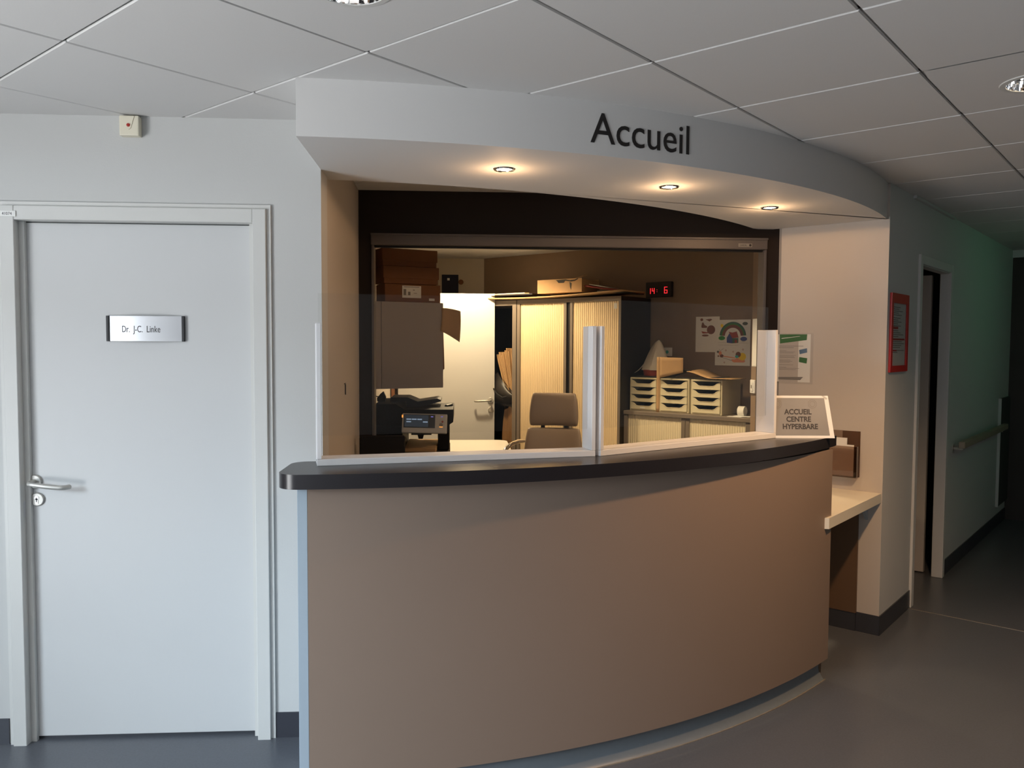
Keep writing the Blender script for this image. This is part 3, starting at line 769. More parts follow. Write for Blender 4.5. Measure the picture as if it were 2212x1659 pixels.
MB().prism_xz([(-0.155, 1.2055-cz), (-0.055, 1.2055-cz), (-0.052, 1.1725-cz), (0.045, 1.1725-cz), (0.168, 1.206-cz), (0.166, 1.216-cz), (0.145, 1.224-cz), (0.02, 1.205-cz), (-0.045, 1.232-cz), (-0.15, 1.232-cz)], -0.02, 0.26).build('document_feeder', 'black_plastic', t)
MB().tube([(0.20, 0.0, 1.172-cz), (0.235, 0.05, 1.178-cz)], 0.012, 8).build('hinge', 'black_plastic', t)
pn = empty('control_panel', (0.078, -0.385, 1.045-cz)); pn.parent = t; pn.rotation_euler = (R(-16), R(1.5), 0)
box('panel_body', 'grey_plastic', (-0.134, 0.134, 0.0, 0.032, 0.0, 0.117), pn, bev=0.008, seg=2)
box('glass', 'black_plastic', (-0.124, 0.062, -0.0014, 0.0, 0.030, 0.111), pn)
box('display', 'screen_on', (-0.118, 0.022, -0.0024, -0.0015, 0.036, 0.106), pn)
for x, z in ((-0.108, 0.077), (-0.076, 0.077), (-0.044, 0.077), (-0.108, 0.062), (-0.010, 0.062)):
    box('screen_button', 'screen_button', (x, x+0.028, -0.0032, -0.0025, z, z+0.007), pn)
box('status_lamp', 'led_orange', (-0.136, -0.129, -0.002, 0.004, 0.090, 0.106), pn)
MB().lathe([(0, -0.004), (0.009, -0.004), (0.011, -0.001), (0.011, 0)], c=(0.098, 0, 0.050), axis='Y', n=18).build('start_button', 'ink_grey', pn, smooth=True)
box('start_glow', 'led_orange', (0.088, 0.108, -0.003, 0.0, 0.036, 0.040), pn)
box('key_lamp', 'led_blue', (0.095, 0.108, -0.001, 0.0, 0.099, 0.102), pn)
box('glass_lamp', 'led_blue', (0.036, 0.050, -0.0022, -0.0015, 0.096, 0.101), pn)
MB().lathe([(0, -0.003), (0.005, -0.003), (0.006, 0)], c=(0.106, 0, 0.070), axis='Y', n=12).build('stop_button', 'crayon_red', pn, smooth=True)
MB().prism_yz([(-0.36, 1.03-cz), (-0.34, 1.09-cz), (-0.2405, 1.13-cz), (-0.2405, 1.08-cz)], 0.0, 0.12).build('panel_arm', 'black_plastic', t)
MB().prism_xz([(0.03, 1.04-cz), (0.075, 1.04-cz), (0.065, 1.0-cz), (0.04, 1.0-cz)], -0.30, -0.24).build('panel_clip', 'blackish', t)
t = empty('cable_clip', (-0.515, 5.12, 1.2055), label='small angular black gadget standing on the copier left end', cat='gadget')
MB().prism_xz([(-0.02, 0.0), (0.03, 0.0), (0.035, 0.03), (0.018, 0.065), (0.0, 0.05), (-0.022, 0.022)], 0, 0.03).build('body', 'black_plastic', t)
MB().tube([(-0.015, 0.015, 0.03), (-0.04, 0.015, 0.035), (-0.042, 0.015, 0.0)], 0.004, 6).build('cord', 'black_plastic', t)

# --- wall cabinet with boxes on top
CA = R(24)
cu, cv = Vector((math.cos(CA), math.sin(CA), 0)), Vector((-math.sin(CA), math.cos(CA), 0))
FL = Vector((-0.588, 5.285, 0)); FRt = FL + cu*0.500
t = empty('wall_cabinet', (FL.x, FL.y, 1.275), label='grey wall cabinet with cardboard boxes on top', cat='cabinet')
def rel(p): return (p.x-FL.x, p.y-FL.y)
MB().prism([rel(FL+cu*0.003), rel(FRt), rel(FRt+cv*0.30), (lx(5.62)-FL.x+0.004, 5.62-FL.y)], 0.0, 0.575).build('carcass', 'wall_unit_grey', t)
for a, b in ((0.008, 0.060), (0.063, 0.497)):
    MB().prism([rel(FL+cu*a-cv*0.018), rel(FL+cu*b-cv*0.018), rel(FL+cu*b-cv*0.0005), rel(FL+cu*a-cv*0.0005)], 0.002, 0.573).build('door', 'wall_unit_grey', t)
def cbox(u0, wid, z0, z1, dep, label, lid=True, v0=0.0, rot=0.0):
    p = FL + cu*u0 + cv*v0
    t = empty('cardboard_box', (p.x, p.y, z0), CA+rot, label, 'box', 'brown cardboard boxes on the wall cabinet')
    h_ = z1-z0
    box('body', 'kraft_dark', (0.006, wid-0.006, 0.004, dep, 0.0005, h_-0.002), t, bev=0.002)
    if lid:
        q = MB(); q.box(0.0, wid, 0.0, dep+0.004, h_*0.30, h_, bev=0.003)
        q.build('lid', 'kraft_dark', t)
    return t
b0 = cbox(0.088, 0.404, 1.8505, 1.970, 0.19, 'lowest brown box on the wall cabinet, bearing a white shipping label', lid=False)
box('shipping_label', 'paper', (0.125, 0.258, 0.002, 0.0035, 0.028, 0.108), b0)
q = MB(); q.box(0.134, 0.152, 0.0008, 0.0018, 0.045, 0.085); q.box(0.165, 0.182, 0.0008, 0.0018, 0.045, 0.068); q.box(0.20, 0.212, 0.0008, 0.0018, 0.078, 0.083); q.box(0.205, 0.228, 0.0008, 0.0018, 0.058, 0.061); q.box(0.135, 0.245, 0.0008, 0.0018, 0.098, 0.102)
q.build('label_print', 'ink_grey', b0)
box('small_label', 'paper', (0.315, 0.355, 0.002, 0.0035, 0.012, 0.028), b0)
cbox(0.082, 0.392, 1.9705, 2.085, 0.185, 'middle plain brown box of the stack on the wall cabinet', rot=R(-0.5))
cbox(0.074, 0.392, 2.0855, 2.200, 0.18, 'topmost plain brown box of the stack on the wall cabinet', rot=R(0.8))
# papers pinned on the cabinet's right side
def on_side(u, v): p = FRt + cu*u + cv*v; return (p.x, p.y)
t = empty('kraft_envelope', (FRt.x-0.028, FRt.y-0.012, 1.60), CA, 'curled kraft envelope sticking out beside the grey wall cabinet', 'envelope')
MB().grid(10, 8, lambda a, b: (0.004 + 0.118*a + 0.012*math.sin(b*2), -0.030 + 0.015*math.sin(a*2.4) - 0.06*a + 0.01*b, (0.06+0.155*b) - 0.075*a*(1-b) + 0.025*a*(1-a) - 0.02*a*b)).build('sheet', 'kraft', t, smooth=True, solid=0.002)
t = empty('hanging_folder', (FRt.x, FRt.y, 1.30), CA, 'brown folder hanging flush on the side of the grey wall cabinet', 'folder')
MB().prism_xz([(0.002, 0.50), (0.018, 0.50), (0.030, 0.15), (0.031, 0.10), (0.018, 0.095), (0.016, 0.045), (0.002, 0.04)], 0.04, 0.046).build('cover', 'kraft_dark', t)
MB().prism_xz([(0.002, 0.47), (0.014, 0.47), (0.022, 0.12), (0.010, 0.07), (0.002, 0.065)], 0.047, 0.052).build('paper_inside', 'paper', t)

# --- open office door leaf
t = empty('door_3', (-0.605, 7.30, FZ), R(1.0), kind='structure', label='white office door standing open under the lamp')
box('leaf', 'door_white', (0.03, 0.903, -0.02, 0.02, 0.01, 2.029-FZ), t, bev=0.0015)
box('jamb', 'kraft_dark', (-0.028, 0.0, -0.05, 0.05, 0, 2.06), t)
h = empty('handle', (0.866, -0.02, 1.040)); h.parent = t
MB().lathe([(0.0, -0.010), (0.024, -0.010), (0.027, -0.007), (0.027, 0.0)], axis='Y', n=24).build('rose', 'steel', h, smooth=True)
MB().tube([(0, -0.008, 0), (0, -0.045, 0), (-0.008, -0.056, 0), (-0.03, -0.06, 0), (-0.125, -0.06, -0.004), (-0.14, -0.05, -0.004), (-0.142, -0.035, -0.004)], 0.0095, 10).build('lever', 'steel', h, smooth=True)
MB().lathe([(0.0, -0.009), (0.023, -0.009), (0.026, -0.006), (0.026, 0.0)], c=(0.003, 0, -0.085), axis='Y', n=24).build('escutcheon', 'steel', h, smooth=True)

# --- dark blue sheet on the back wall
t = empty('wall_calendar', (-0.11, 8.07, 2.00), label='dark blue calendar on the office back wall', cat='calendar')
box('sheet', 'navy', (-0.09, 0.075, -0.006, -0.0005, 0, 0.262), t)
box('sticker', 'paper', (-0.036, -0.012, -0.007, -0.0061, 0.205, 0.228), t)
MB().lathe([(0.0, -0.01), (0.022, -0.008), (0.026, 0.0)], c=(0.10, 0, 0.19), axis='Y', n=16).build('clip', 'kraft_dark', t)

# --- tall tambour cabinet
def shaped(name, s, d, z, label, cat, group=None): return empty(name, sd(s, d, z), RW, label, cat, group)
TZ = 1.964
t = shaped('tambour_cabinet', -4.575, 5.50, FZ, 'tall cabinet with beech roller doors against the brown wall', 'cabinet')
W_ = 1.085; H_ = TZ-FZ
q = MB(); q.box(0, 0.035, 0.0, 0.46, 0, H_); q.box(W_-0.02, W_, 0.0, 0.46, 0, H_); q.box(0.0355, W_-0.0205, 0.45, 0.46, 0, H_); q.box(0.0355, W_-0.0205, 0.002, 0.4495, 0.0, 0.07)
q.build('carcass', 'cabinet_grey', t)
box('top_panel', 'cabinet_grey', (0.0355, W_-0.0205, 0.0, 0.4495, H_-0.035, H_), t)
box('roller_door', 'tambour_beech', (0.0355, 0.515, 0.012, 0.024, 0.0705, H_-0.0355), t)
box('roller_door', 'tambour_beech', (0.605, W_-0.0205, 0.012, 0.024, 0.0705, H_-0.0355), t)
box('edge_profile', 'cabinet_grey', (0.515, 0.541, 0.004, 0.026, 0.0705, H_-0.0355), t)
box('edge_profile', 'cabinet_grey', (0.578, 0.6045, 0.004, 0.026, 0.0705, H_-0.0355), t)
box('gap_strip', 'blackish', (0.5415, 0.5775, 0.014, 0.03, 0.0705, H_-0.0355), t)
box('side_skin', 'cabinet_black', (W_+0.0005, W_+0.003, 0.001, 0.459, 0.0, H_), t)
for x in (0.528, 0.592): MB().lathe([(0, -0.012), (0.011, -0.012), (0.013, 0.004)], c=(x, 0, 1.12), axis='Y', n=14).build('lock', 'black_plastic', t)
box('label_holder', 'paper', (W_-0.075, W_-0.045, 0.0105, 0.0118, H_-0.10, H_-0.055), t)
kr = shaped('key_ring', -4.02, 5.488, 1.105, 'small bunch of keys hanging from the tall cabinet lock', 'keys')
MB().tube([(0.016*math.cos(a), -0.008, 0.016*math.sin(a)) for a in [i*math.pi/8 for i in range(17)]], 0.0018, 6).build('ring', 'chrome', kr, smooth=True)
box('key', 'kraft', (-0.002, 0.02, -0.010, -0.007, -0.06, -0.012), kr); box('key', 'steel', (-0.016, -0.004, -0.009, -0.0065, -0.055, -0.012), kr)

# --- open cabinet beside it, behind the door leaf
t = shaped('open_cabinet', -5.36, 5.50, FZ, 'dark open cabinet half hidden behind the white door', 'cabinet')
W_ = 0.78
q = MB(); q.box(0, 0.02, 0, 0.46, 0, H_); q.box(W_-0.02, W_, 0, 0.46, 0, H_); q.box(0.0205, W_-0.0205, 0.45, 0.46, 0, H_); q.box(0.0205, W_-0.0205, 0.0, 0.4495, 0.0, 0.07)
q.build('carcass', 'cabinet_black', t)
box('top_panel', 'cabinet_grey', (0.0205, W_-0.0205, 0, 0.4495, H_-0.045, H_), t)
box('front_post', 'cabinet_grey', (W_-0.045, W_, -0.004, -0.0005, 0, H_), t)
box('shelf', 'cabinet_black', (0.0205, W_-0.0205, 0.04, 0.4495, 0.99, 1.01), t)
# kraft envelopes standing fanned on the shelf
for i in range(10):
    t = empty('kraft_envelope', sd(-4.615 - 0.0105*i, 5.545 + 0.006*(i % 3), 1.0155+FZ), RW, 'kraft envelope in the fanned bundle inside the dark cabinet', 'envelope', 'fanned kraft envelopes')
    q = MB(); q.box(-0.0035, 0.0035, 0.0, 0.24, 0.0, 0.53-0.012*(i % 4)-0.006*i, bev=0.0012)
    e = q.build('sheet', 'kraft', t); e.rotation_euler = (0, R(-3.0-1.7*i), 0)
    e.location.z = 0.002
t = shaped('black_bag', -4.775, 5.535, 1.031, 'black bag slumped in front of the kraft envelopes', 'bag')
MB().grid(25, 14, lambda a, b: (0.17*math.cos(2*math.pi*a)*math.sin(math.pi*(0.03+0.94*b))**0.3*(1+0.05*math.sin(6.28*3*a))+0.03*b, 0.05*math.sin(2*math.pi*a)*math.sin(math.pi*(0.04+0.92*b))**0.7, 0.19*b*(1-0.5*math.cos(2*math.pi*a)*math.sin(math.pi*b*0.5)))).build('body', 'cabinet_black', t, smooth=True)
MB().tube([(-0.06, -0.055, 0.14), (-0.01, -0.06, 0.09), (0.05, -0.055, 0.06), (0.09, -0.04, 0.07)], 0.007, 8).build('strap', 'black_plastic', t, smooth=True)
def rumple(rx, ry, h_, seed, amp):
    rnd = random.Random(seed); ph = [rnd.uniform(0, 6.28) for _ in range(6)]
    def fn(a, b):
        th = 2*math.pi*a
        prof = math.sin(math.pi*(0.10+0.58*b))**0.6*(1.0-0.15*b)
        k_ = 1 + amp*math.sin(7*th+ph[0]+2*b) + amp*0.6*math.sin(13*th+ph[1]-5*b)
        return (rx*prof*k_*math.cos(th), ry*prof*k_*math.sin(th), h_*b + 0.02*math.sin(5*th+ph[2])*b)
    return fn
t = shaped('paper_sack', -4.725, 5.66, FZ+0.07, 'crumpled brown plastic sack at the bottom of the dark cabinet', 'sack')
MB().grid(49, 18, rumple(0.125, 0.125, 0.90, 4, 0.10)).build('body', 'sack_brown', t, smooth=True)

# --- things lying on top of the tall cabinets
t = shaped('sagging_board', -4.95, 5.44, TZ, 'thin pale board sagging across the tall cabinet tops', 'board')
MB().grid(24, 2, lambda a, b: (1.50*a, 0.36*b, 0.0075 + 0.022*(1-math.sin(math.pi*min(1, max(0, a*0.9+0.1)))) + 0.012*a)).build('sheet', 'kraft', t, smooth=True, solid=0.012)
t = shaped('torn_carton', -4.345, 5.50, 2.012, 'torn shallow kraft carton on top of the tall cabinet', 'box')
q = MB(); q.box(0.0, 0.47, 0.0, 0.004, 0.0, 0.115); q.box(0.466, 0.47, 0.0045, 0.26, 0, 0.105); q.box(0.0, 0.004, 0.0045, 0.26, 0, 0.115); q.box(0.0045, 0.4655, 0.256, 0.26, 0, 0.115); q.box(0.0045, 0.4655, 0.0045, 0.2555, 0, 0.004)
q.build('body', 'kraft', t)
MB().prism_xz([(0.20, 0.108), (0.30, 0.110), (0.35, 0.100), (0.40, 0.104), (0.43, 0.116), (0.43, 0.108), (0.40, 0.094), (0.36, 0.090), (0.30, 0.100), (0.285, 0.082), (0.23, 0.082), (0.215, 0.098)], -0.0018, -0.0005).build('tear', 'rubber_dark', t)
MB().prism_xz([(0.345, 0.088), (0.365, 0.075), (0.360, 0.02), (0.35, 0.045)], -0.0018, -0.0005).build('tear', 'rubber_dark', t)
MB().grid(6, 4, lambda a, b: (0.38+0.10*a, 0.002+0.06*b, 0.112+0.018*a+0.012*b)).build('flap', 'kraft', t, solid=0.003)
t = shaped('paper_stack', -4.98, 5.46, 2.004, 'flat pile of folders beside the torn carton on the cabinet top', 'folders')
for i, (m_, x0_, x1_, dy) in enumerate((('cabinet_black', 0.02, 0.61, 0.0), ('navy', 0.20, 0.60, 0.01), ('kraft', 0.0, 0.56, 0.02), ('paper', 0.10, 0.50, 0.03))):
    box('folder', m_, (x0_, x1_, dy, 0.26+dy, 0.006*i, 0.006*i+0.0055), t)
t = shaped('red_folder', -3.86, 5.52, 2.000, 'red folder slumped behind the torn carton', 'folder')
MB().grid(12, 4, lambda a, b: (0.40*a, 0.25*b, 0.055*(1-a)**2 + 0.006 + 0.01*math.sin(3*a+2*b))).build('cover', 'red_folder', t, smooth=True, solid=0.012)
MB().grid(8, 3, lambda a, b: (0.03+0.20*a, 0.02+0.15*b, 0.030+0.055*(1-(0.1+0.5*a))**2)).build('paper', 'paper', t, smooth=True, solid=0.003)
t = shaped('black_folder', -3.72, 5.50, 1.985, 'black folder drooping over the right end of the tall cabinet', 'folder')
MB().grid(14, 4, lambda a, b: (0.26*a, 0.30*b, 0.010+0.012*(1-a)+0.004*math.sin(6*a))).build('cover', 'cabinet_black', t, smooth=True, solid=0.014)

# --- digital clock
t = shaped('digital_clock', -3.535, 5.989, 1.972, 'black digital wall clock with red figures', 'clock')
box('case', 'black_plastic', (0.0, 0.245, -0.035, 0.0, 0, 0.128), t, bev=0.004)
SEG = {'1': 'bc', '4': 'fgbc', '6': 'afgedc'}
def digit(ch, x, z, w_, h_):
    q = MB(); th_ = 0.0055
    S_ = {'a': (x, x+w_, z+h_-th_, z+h_), 'g': (x, x+w_, z+h_/2-th_/2, z+h_/2+th_/2), 'd': (x, x+w_, z, z+th_),
          'f': (x, x+th_, z+h_/2, z+h_), 'e': (x, x+th_, z, z+h_/2), 'b': (x+w_-th_, x+w_, z+h_/2, z+h_), 'c': (x+w_-th_, x+w_, z, z+h_/2)}
    for c in SEG[ch]: a, b, c0, c1 = S_[c]; q.box(a, b, -0.0372, -0.0355, c0, c1)
    q.build('digit', 'led_segment', t)
digit('1', 0.028, 0.030, 0.022, 0.048); digit('4', 0.062, 0.030, 0.024, 0.048); digit('6', 0.178, 0.030, 0.030, 0.055)
MB().box(0.108, 0.112, -0.0372, -0.0355, 0.045, 0.049).box(0.108, 0.112, -0.0372, -0.0355, 0.060, 0.064).build('colon', 'led_segment', t)

# --- low cabinet
t = shaped('low_cabinet', -3.494, 5.56, FZ, 'low grey cabinet with cream roller doors under the drawer boxes', 'cabinet')
W_ = 1.085; LZ = 1.041-FZ
q = MB(); q.box(0, 0.04, 0, 0.42, 0, LZ-0.0305); q.box(W_-0.04, W_, 0, 0.42, 0, LZ-0.0305); q.box(0.0405, W_-0.0405, 0.41, 0.42, 0, LZ-0.0305); q.box(0.0405, W_-0.0405, 0.002, 0.4095, 0, 0.08)
q.build('carcass', 'cabinet_grey', t)
box('top_panel', 'cabinet_grey', (-0.004, W_, -0.008, 0.42, LZ-0.03, LZ), t, bev=0.002)
box('roller_door', 'tambour_cream', (0.0405, 0.520, 0.012, 0.024, 0.0805, LZ-0.0305), t)
box('roller_door', 'tambour_cream', (0.590, W_-0.0405, 0.012, 0.024, 0.0805, LZ-0.0305), t)
box('edge_profile', 'cabinet_grey', (0.5205, 0.553, 0.004, 0.026, 0.0805, LZ-0.0305), t)
box('edge_profile', 'cabinet_grey', (0.557, 0.5895, 0.004, 0.026, 0.0805, LZ-0.0305), t)
box('gap_strip', 'blackish', (0.5535, 0.5565, 0.014, 0.026, 0.0805, LZ-0.0305), t)

# --- drawer boxes
def drawer_unit(s0, label, mark=False):
    W_, D_, H_ = 0.258, 0.33, 0.268
    t = empty('drawer_unit', sd(s0, 5.625, 1.0415), RW, label, 'drawer unit', 'cream desktop drawer units on the low cabinet')
    q = MB()
    q.box(0, 0.012, 0.0, D_, 0, H_, bev=0.003); q.box(W_-0.012, W_, 0.0, D_, 0, H_, bev=0.003); q.box(0.0122, W_-0.0122, 0.0, D_, H_-0.014, H_, bev=0.003)
    q.box(0.0122, W_-0.0122, 0.0, D_, 0, 0.012, bev=0.003); q.box(0.0122, W_-0.0122, D_-0.01, D_, 0.0122, H_-0.0142)
    q.build('shell', 'drawer_cream', t, smooth=False)
    dh = (H_-0.028)/4
    for i in range(4):
        z0 = 0.013 + i*dh; z1 = z0+dh-0.003
        xa, xb = 0.014, W_-0.014
        n_ = 12; pts = [(xa, z0), (xb, z0), (xb, z1)]
        for k_ in range(n_+1):
            u = k_/n_; x = xb-0.010-(xb-xa-0.020)*u
            e_ = min(u, 1-u)/0.24; dip = 1.0 if e_ >= 1 else 0.5-0.5*math.cos(math.pi*e_)
            pts.append((x, z1-0.003-dip*(dh*0.46)))
        pts.append((xa, z1))
        dr = MB().prism_xz(pts, -0.006 + 0.0, 0.004).build('drawer', 'drawer_cream', t)
        rim = MB(); path = [(p[0], -0.0065, p[1]) for p in pts[2:]]
        rim.tube(path, 0.0022, 6); rim.build('rim', 'drawer_cream', dr, smooth=True)
        box('tray', 'drawer_dark', (xa+0.002, xb-0.002, 0.0045, D_-0.012, z0+0.001, z0+dh*0.5), dr)
    box('inner_shadow', 'drawer_dark', (0.0125, W_-0.0125, D_-0.014, D_-0.0105, 0.0125, H_-0.0145), t)
    if mark: box('label_strip', 'paper', (0.10, 0.145, -0.0075, -0.0062, 0.020, 0.030), t)
    return t
drawer_unit(-3.474, 'leftmost cream drawer unit on the low cabinet, beside the tall cabinet', True)
drawer_unit(-3.202, 'middle cream drawer unit on the low cabinet')
drawer_unit(-2.926, 'rightmost cream drawer unit on the low cabinet, nearest the light switch')
UZ = 1.0415+0.268
# dark mat and kraft paper on top
t = shaped('black_folder', -3.47, 5.63, UZ+0.0005, 'flat black folder under the white plastic bag', 'folder')
box('cover', 'cabinet_black', (0.0, 0.27, 0, 0.26, 0, 0.012), t, bev=0.003)
t = shaped('carrier_bag', -3.335, 5.76, UZ+0.0135, 'peaked white plastic carrier bag with red base on the drawer units', 'bag')
def bagf(a, b):
    th = 2*math.pi*a; k_ = (1-b)**0.6*(1+0.25*math.sin(math.pi*b)*(1 if math.cos(2*math.pi*a) > 0 else 0))
    px = 0.045*b
    return (px + (0.100*k_+0.006)*math.cos(th)*(1+0.07*math.sin(5*th+4*b)), (0.075*k_+0.003)*math.sin(th)*(1+0.09*math.sin(4*th+3*b)), 0.045 + 0.245*b)
MB().grid(33, 16, bagf).build('body', 'bag_plastic', t, smooth=True)
MB().grid(33, 6, lambda a, b: (0.09*math.cos(2*math.pi*a)*(0.9+0.1*b), 0.08*math.sin(2*math.pi*a)*(0.9+0.1*b), 0.048*b)).build('base', 'crayon_red', t, smooth=True)
MB().grid(10, 3, lambda a, b: (-0.15+0.165*a+0.016*b, -0.05+0.05*a, 0.02+0.24*a**1.15-0.02*math.sin(math.pi*a)+0.008*b)).build('handle', 'bag_plastic', t, smooth=True, solid=0.003)
t = shaped('kraft_sheet', -3.20, 5.575, 1.0425, 'folded kraft strip standing in front of the middle drawer unit', 'paper')
MB().grid(3, 12, lambda a, b: (0.028*a, 0.012*math.sin(3*b)*a, 0.435*b)).build('strip', 'kraft', t, smooth=True, solid=0.002)
MB().grid(10, 6, lambda a, b: (0.028+0.175*a, 0.02*a+0.03*a*a, 0.435-(0.165-0.05*a)*(1-b)-0.004*a)).build('flag', 'kraft', t, smooth=True, solid=0.002)
t = shaped('dark_sheet', -3.17, 5.64, UZ+0.001, 'black sheet lying wavy on the drawer unit tops', 'sheet')
MB().grid(22, 4, lambda a, b: (0.46*a, 0.20*b, 0.008 + 0.055*math.sin(math.pi*min(1, a*1.35))*(1-0.3*b)*(1 if a < 0.74 else 0.0) + 0.006)).build('cover', 'cabinet_black', t, smooth=True, solid=0.006)
t = shaped('kraft_envelope', -2.97, 5.61, UZ+0.002, 'large curled kraft envelope lying on the right drawer units', 'envelope')
MB().grid(22, 4, lambda a, b: (0.02+0.38*a, 0.25*b-0.02, 0.010 + 0.062*(0.5+0.5*math.cos(math.pi*min(1, a*1.8)))*(0.75+0.25*b))).build('sheet', 'kraft', t, smooth=True, solid=0.003)
t = shaped('tape_roll', -2.565, 5.70, 1.0415, 'translucent roll of tape at the right end of the low cabinet', 'tape')
MB().lathe([(0.030, 0.0), (0.038, 0.0), (0.038, 0.05), (0.030, 0.05), (0.030, 0.0)], c=(0, 0, 0.038), axis='X', n=24).build('roll', 'paper', t, smooth=True)
MB().box(-0.05, 0.06, -0.10, -0.06, 0.0, 0.0025).box(-0.01, 0.12, -0.08, -0.02, 0.003, 0.0055).build('loose_slips', 'white_sheet', t)

# --- drawings on the brown wall
def sheet(name, s0, s1, z0, z1, label, rotz=0.0):
    t = empty(name, sd(s0, 5.989, z0), RW, label, 'drawing', 'drawings pinned on the brown wall')
    box('sheet', 'paper', (0, s1-s0, -0.0014, -0.0002, 0, z1-z0), t)
    return t
def disc(par, m, cx_, cz_, rx_, rz_, y, a0=0, a1=360, r_in=0.0, name='crayon_shape', n_=24):
    q = MB(); A = [R(a0+(a1-a0)*i/n_) for i in range(n_+1)]
    if r_in > 0:
        vo = [q.bm.verts.new((cx_+rx_*math.cos(a), y, cz_+rz_*math.sin(a))) for a in A]
        vi = [q.bm.verts.new((cx_+rx_*r_in*math.cos(a), y, cz_+rz_*r_in*math.sin(a))) for a in A]
        for i in range(n_): q.bm.faces.new((vo[i], vo[i+1], vi[i+1], vi[i]))
    else:
        q.bm.faces.new([q.bm.verts.new((cx_+rx_*math.cos(a), y, cz_+rz_*math.sin(a))) for a in (A[:-1] if a1-a0 == 360 else A)])
    return q.build(name, m, par, solid=0.0004)
def flat(par, m, pts, y, name='crayon_shape'): return MB().poly([(p[0], y, p[1]) for p in pts]).build(name, m, par, solid=0.0004)
t = sheet('child_drawing', -3.080, -2.872, 1.517, 1.803, 'white sheet with brown and red crayon sack, leftmost of the drawings')
disc(t, 'crayon_brown', 0.135, 0.180, 0.036, 0.036, -0.0022); disc(t, 'crayon_brown', 0.052, 0.262, 0.013, 0.011, -0.0022)
flat(t, 'crayon_brown', [(0.050, 0.205), (0.056, 0.238), (0.066, 0.240), (0.078, 0.218), (0.10, 0.210), (0.10, 0.196), (0.055, 0.196)], -0.0022)
flat(t, 'crayon_red', [(0.050, 0.168), (0.115, 0.158), (0.105, 0.152), (0.062, 0.150)], -0.0024); disc(t, 'crayon_brown', 0.085, 0.134, 0.030, 0.008, -0.0022)
flat(t, 'crayon_brown', [(0.085, 0.262), (0.13, 0.268), (0.145, 0.262), (0.12, 0.246), (0.105, 0.255)], -0.0022)
t = sheet('child_drawing', -2.880, -2.612, 1.568, 1.775, 'rainbow and small house coloured in crayon on white paper')
t.location += -E2*0.0018
for m_, ro, ri in (('crayon_teal', 0.112, 0.87), ('crayon_green', 0.098, 0.93), ('crayon_brown', 0.092, 0.72)):
    disc(t, m_, 0.122, 0.075, ro, ro*1.03, -0.0022-0.0002*ro, 4, 176, ri)
disc(t, 'crayon_green', 0.030, 0.062, 0.028, 0.017, -0.0030); disc(t, 'crayon_blue', 0.214, 0.055, 0.028, 0.017, -0.0030)
flat(t, 'crayon_blue', [(0.073, 0.025), (0.120, 0.020), (0.120, 0.072), (0.100, 0.108), (0.073, 0.066)], -0.0030)
flat(t, 'crayon_teal', [(0.120, 0.020), (0.170, 0.024), (0.170, 0.062), (0.120, 0.060)], -0.0030)
flat(t, 'crayon_red', [(0.088, 0.112), (0.120, 0.105), (0.156, 0.114), (0.172, 0.066), (0.120, 0.060)], -0.0033); flat(t, 'crayon_red', [(0.140, 0.024), (0.160, 0.025), (0.160, 0.050), (0.140, 0.049)], -0.0033)
disc(t, 'crayon_grey', 0.224, 0.175, 0.022, 0.013, -0.0026); disc(t, 'crayon_yellow', 0.030, 0.160, 0.012, 0.014, -0.0024)
q = MB(); q.box(0.0, 0.07, -0.0022, -0.0016, 0.026, 0.0272); q.box(0.175, 0.25, -0.0022, -0.0016, 0.022, 0.0232); q.box(0.0, 0.17, -0.0022, -0.0016, 0.006, 0.0072)
q.build('pencil_line', 'ink_grey', t)
t = sheet('child_drawing', -2.906, -2.611, 1.412, 1.572, 'white sheet with a crayon sleigh and yellow sack, lowest of the drawings')
t.location += -E2*0.0028
flat(t, 'crayon_salmon', [(0.140, 0.050), (0.250, 0.050), (0.256, 0.034), (0.246, 0.026), (0.160, 0.026), (0.148, 0.034)], -0.0022)
disc(t, 'crayon_yellow', 0.232, 0.072, 0.030, 0.030, -0.0024); disc(t, 'crayon_brown', 0.198, 0.088, 0.022, 0.022, -0.0026); disc(t, 'crayon_cyan', 0.186, 0.072, 0.015, 0.011, -0.0029)
flat(t, 'crayon_salmon', [(0.178, 0.060), (0.205, 0.060), (0.205, 0.050), (0.175, 0.050)], -0.0027)
flat(t, 'crayon_salmon', [(0.070, 0.078), (0.075, 0.070), (0.175, 0.056), (0.172, 0.064)], -0.0022)
flat(t, 'crayon_grey', [(0.062, 0.064), (0.064, 0.062), (0.145, 0.038), (0.146, 0.041)], -0.0024)
disc(t, 'crayon_salmon', 0.045, 0.098, 0.013, 0.016, -0.0024); disc(t, 'crayon_grey', 0.026, 0.108, 0.010, 0.009, -0.0026); disc(t, 'crayon_brown', 0.058, 0.076, 0.016, 0.013, -0.0024); disc(t, 'crayon_brown', 0.030, 0.074, 0.008, 0.006, -0.0024)
q = MB()
for pth in (((0.042, 0.116), (0.034, 0.130)), ((0.046, 0.118), (0.062, 0.126)), ((0.062, 0.126), (0.072, 0.136))):
    (xa, za), (xb, zb) = pth; q.tube([(xa, -0.0022, za), (xb, -0.0022, zb)], 0.0012, 5)
q.build('pencil_line', 'ink_grey', t)
for x, z in ((0.093, 0.120), (0.155, 0.110), (0.236, 0.128), (0.082, 0.024)): disc(t, 'crayon_red', x, z, 0.007, 0.007, -0.0022, r_in=0.6, n_=6)
t = shaped('note_card', -3.385, 5.989, 1.479, 'small white card with blue dot behind the carrier bag', 'card')
box('sheet', 'paper', (0, 0.092, -0.0014, -0.0002, 0, 0.072), t); disc(t, 'crayon_cyan', 0.045, 0.035, 0.014, 0.014, -0.0022)
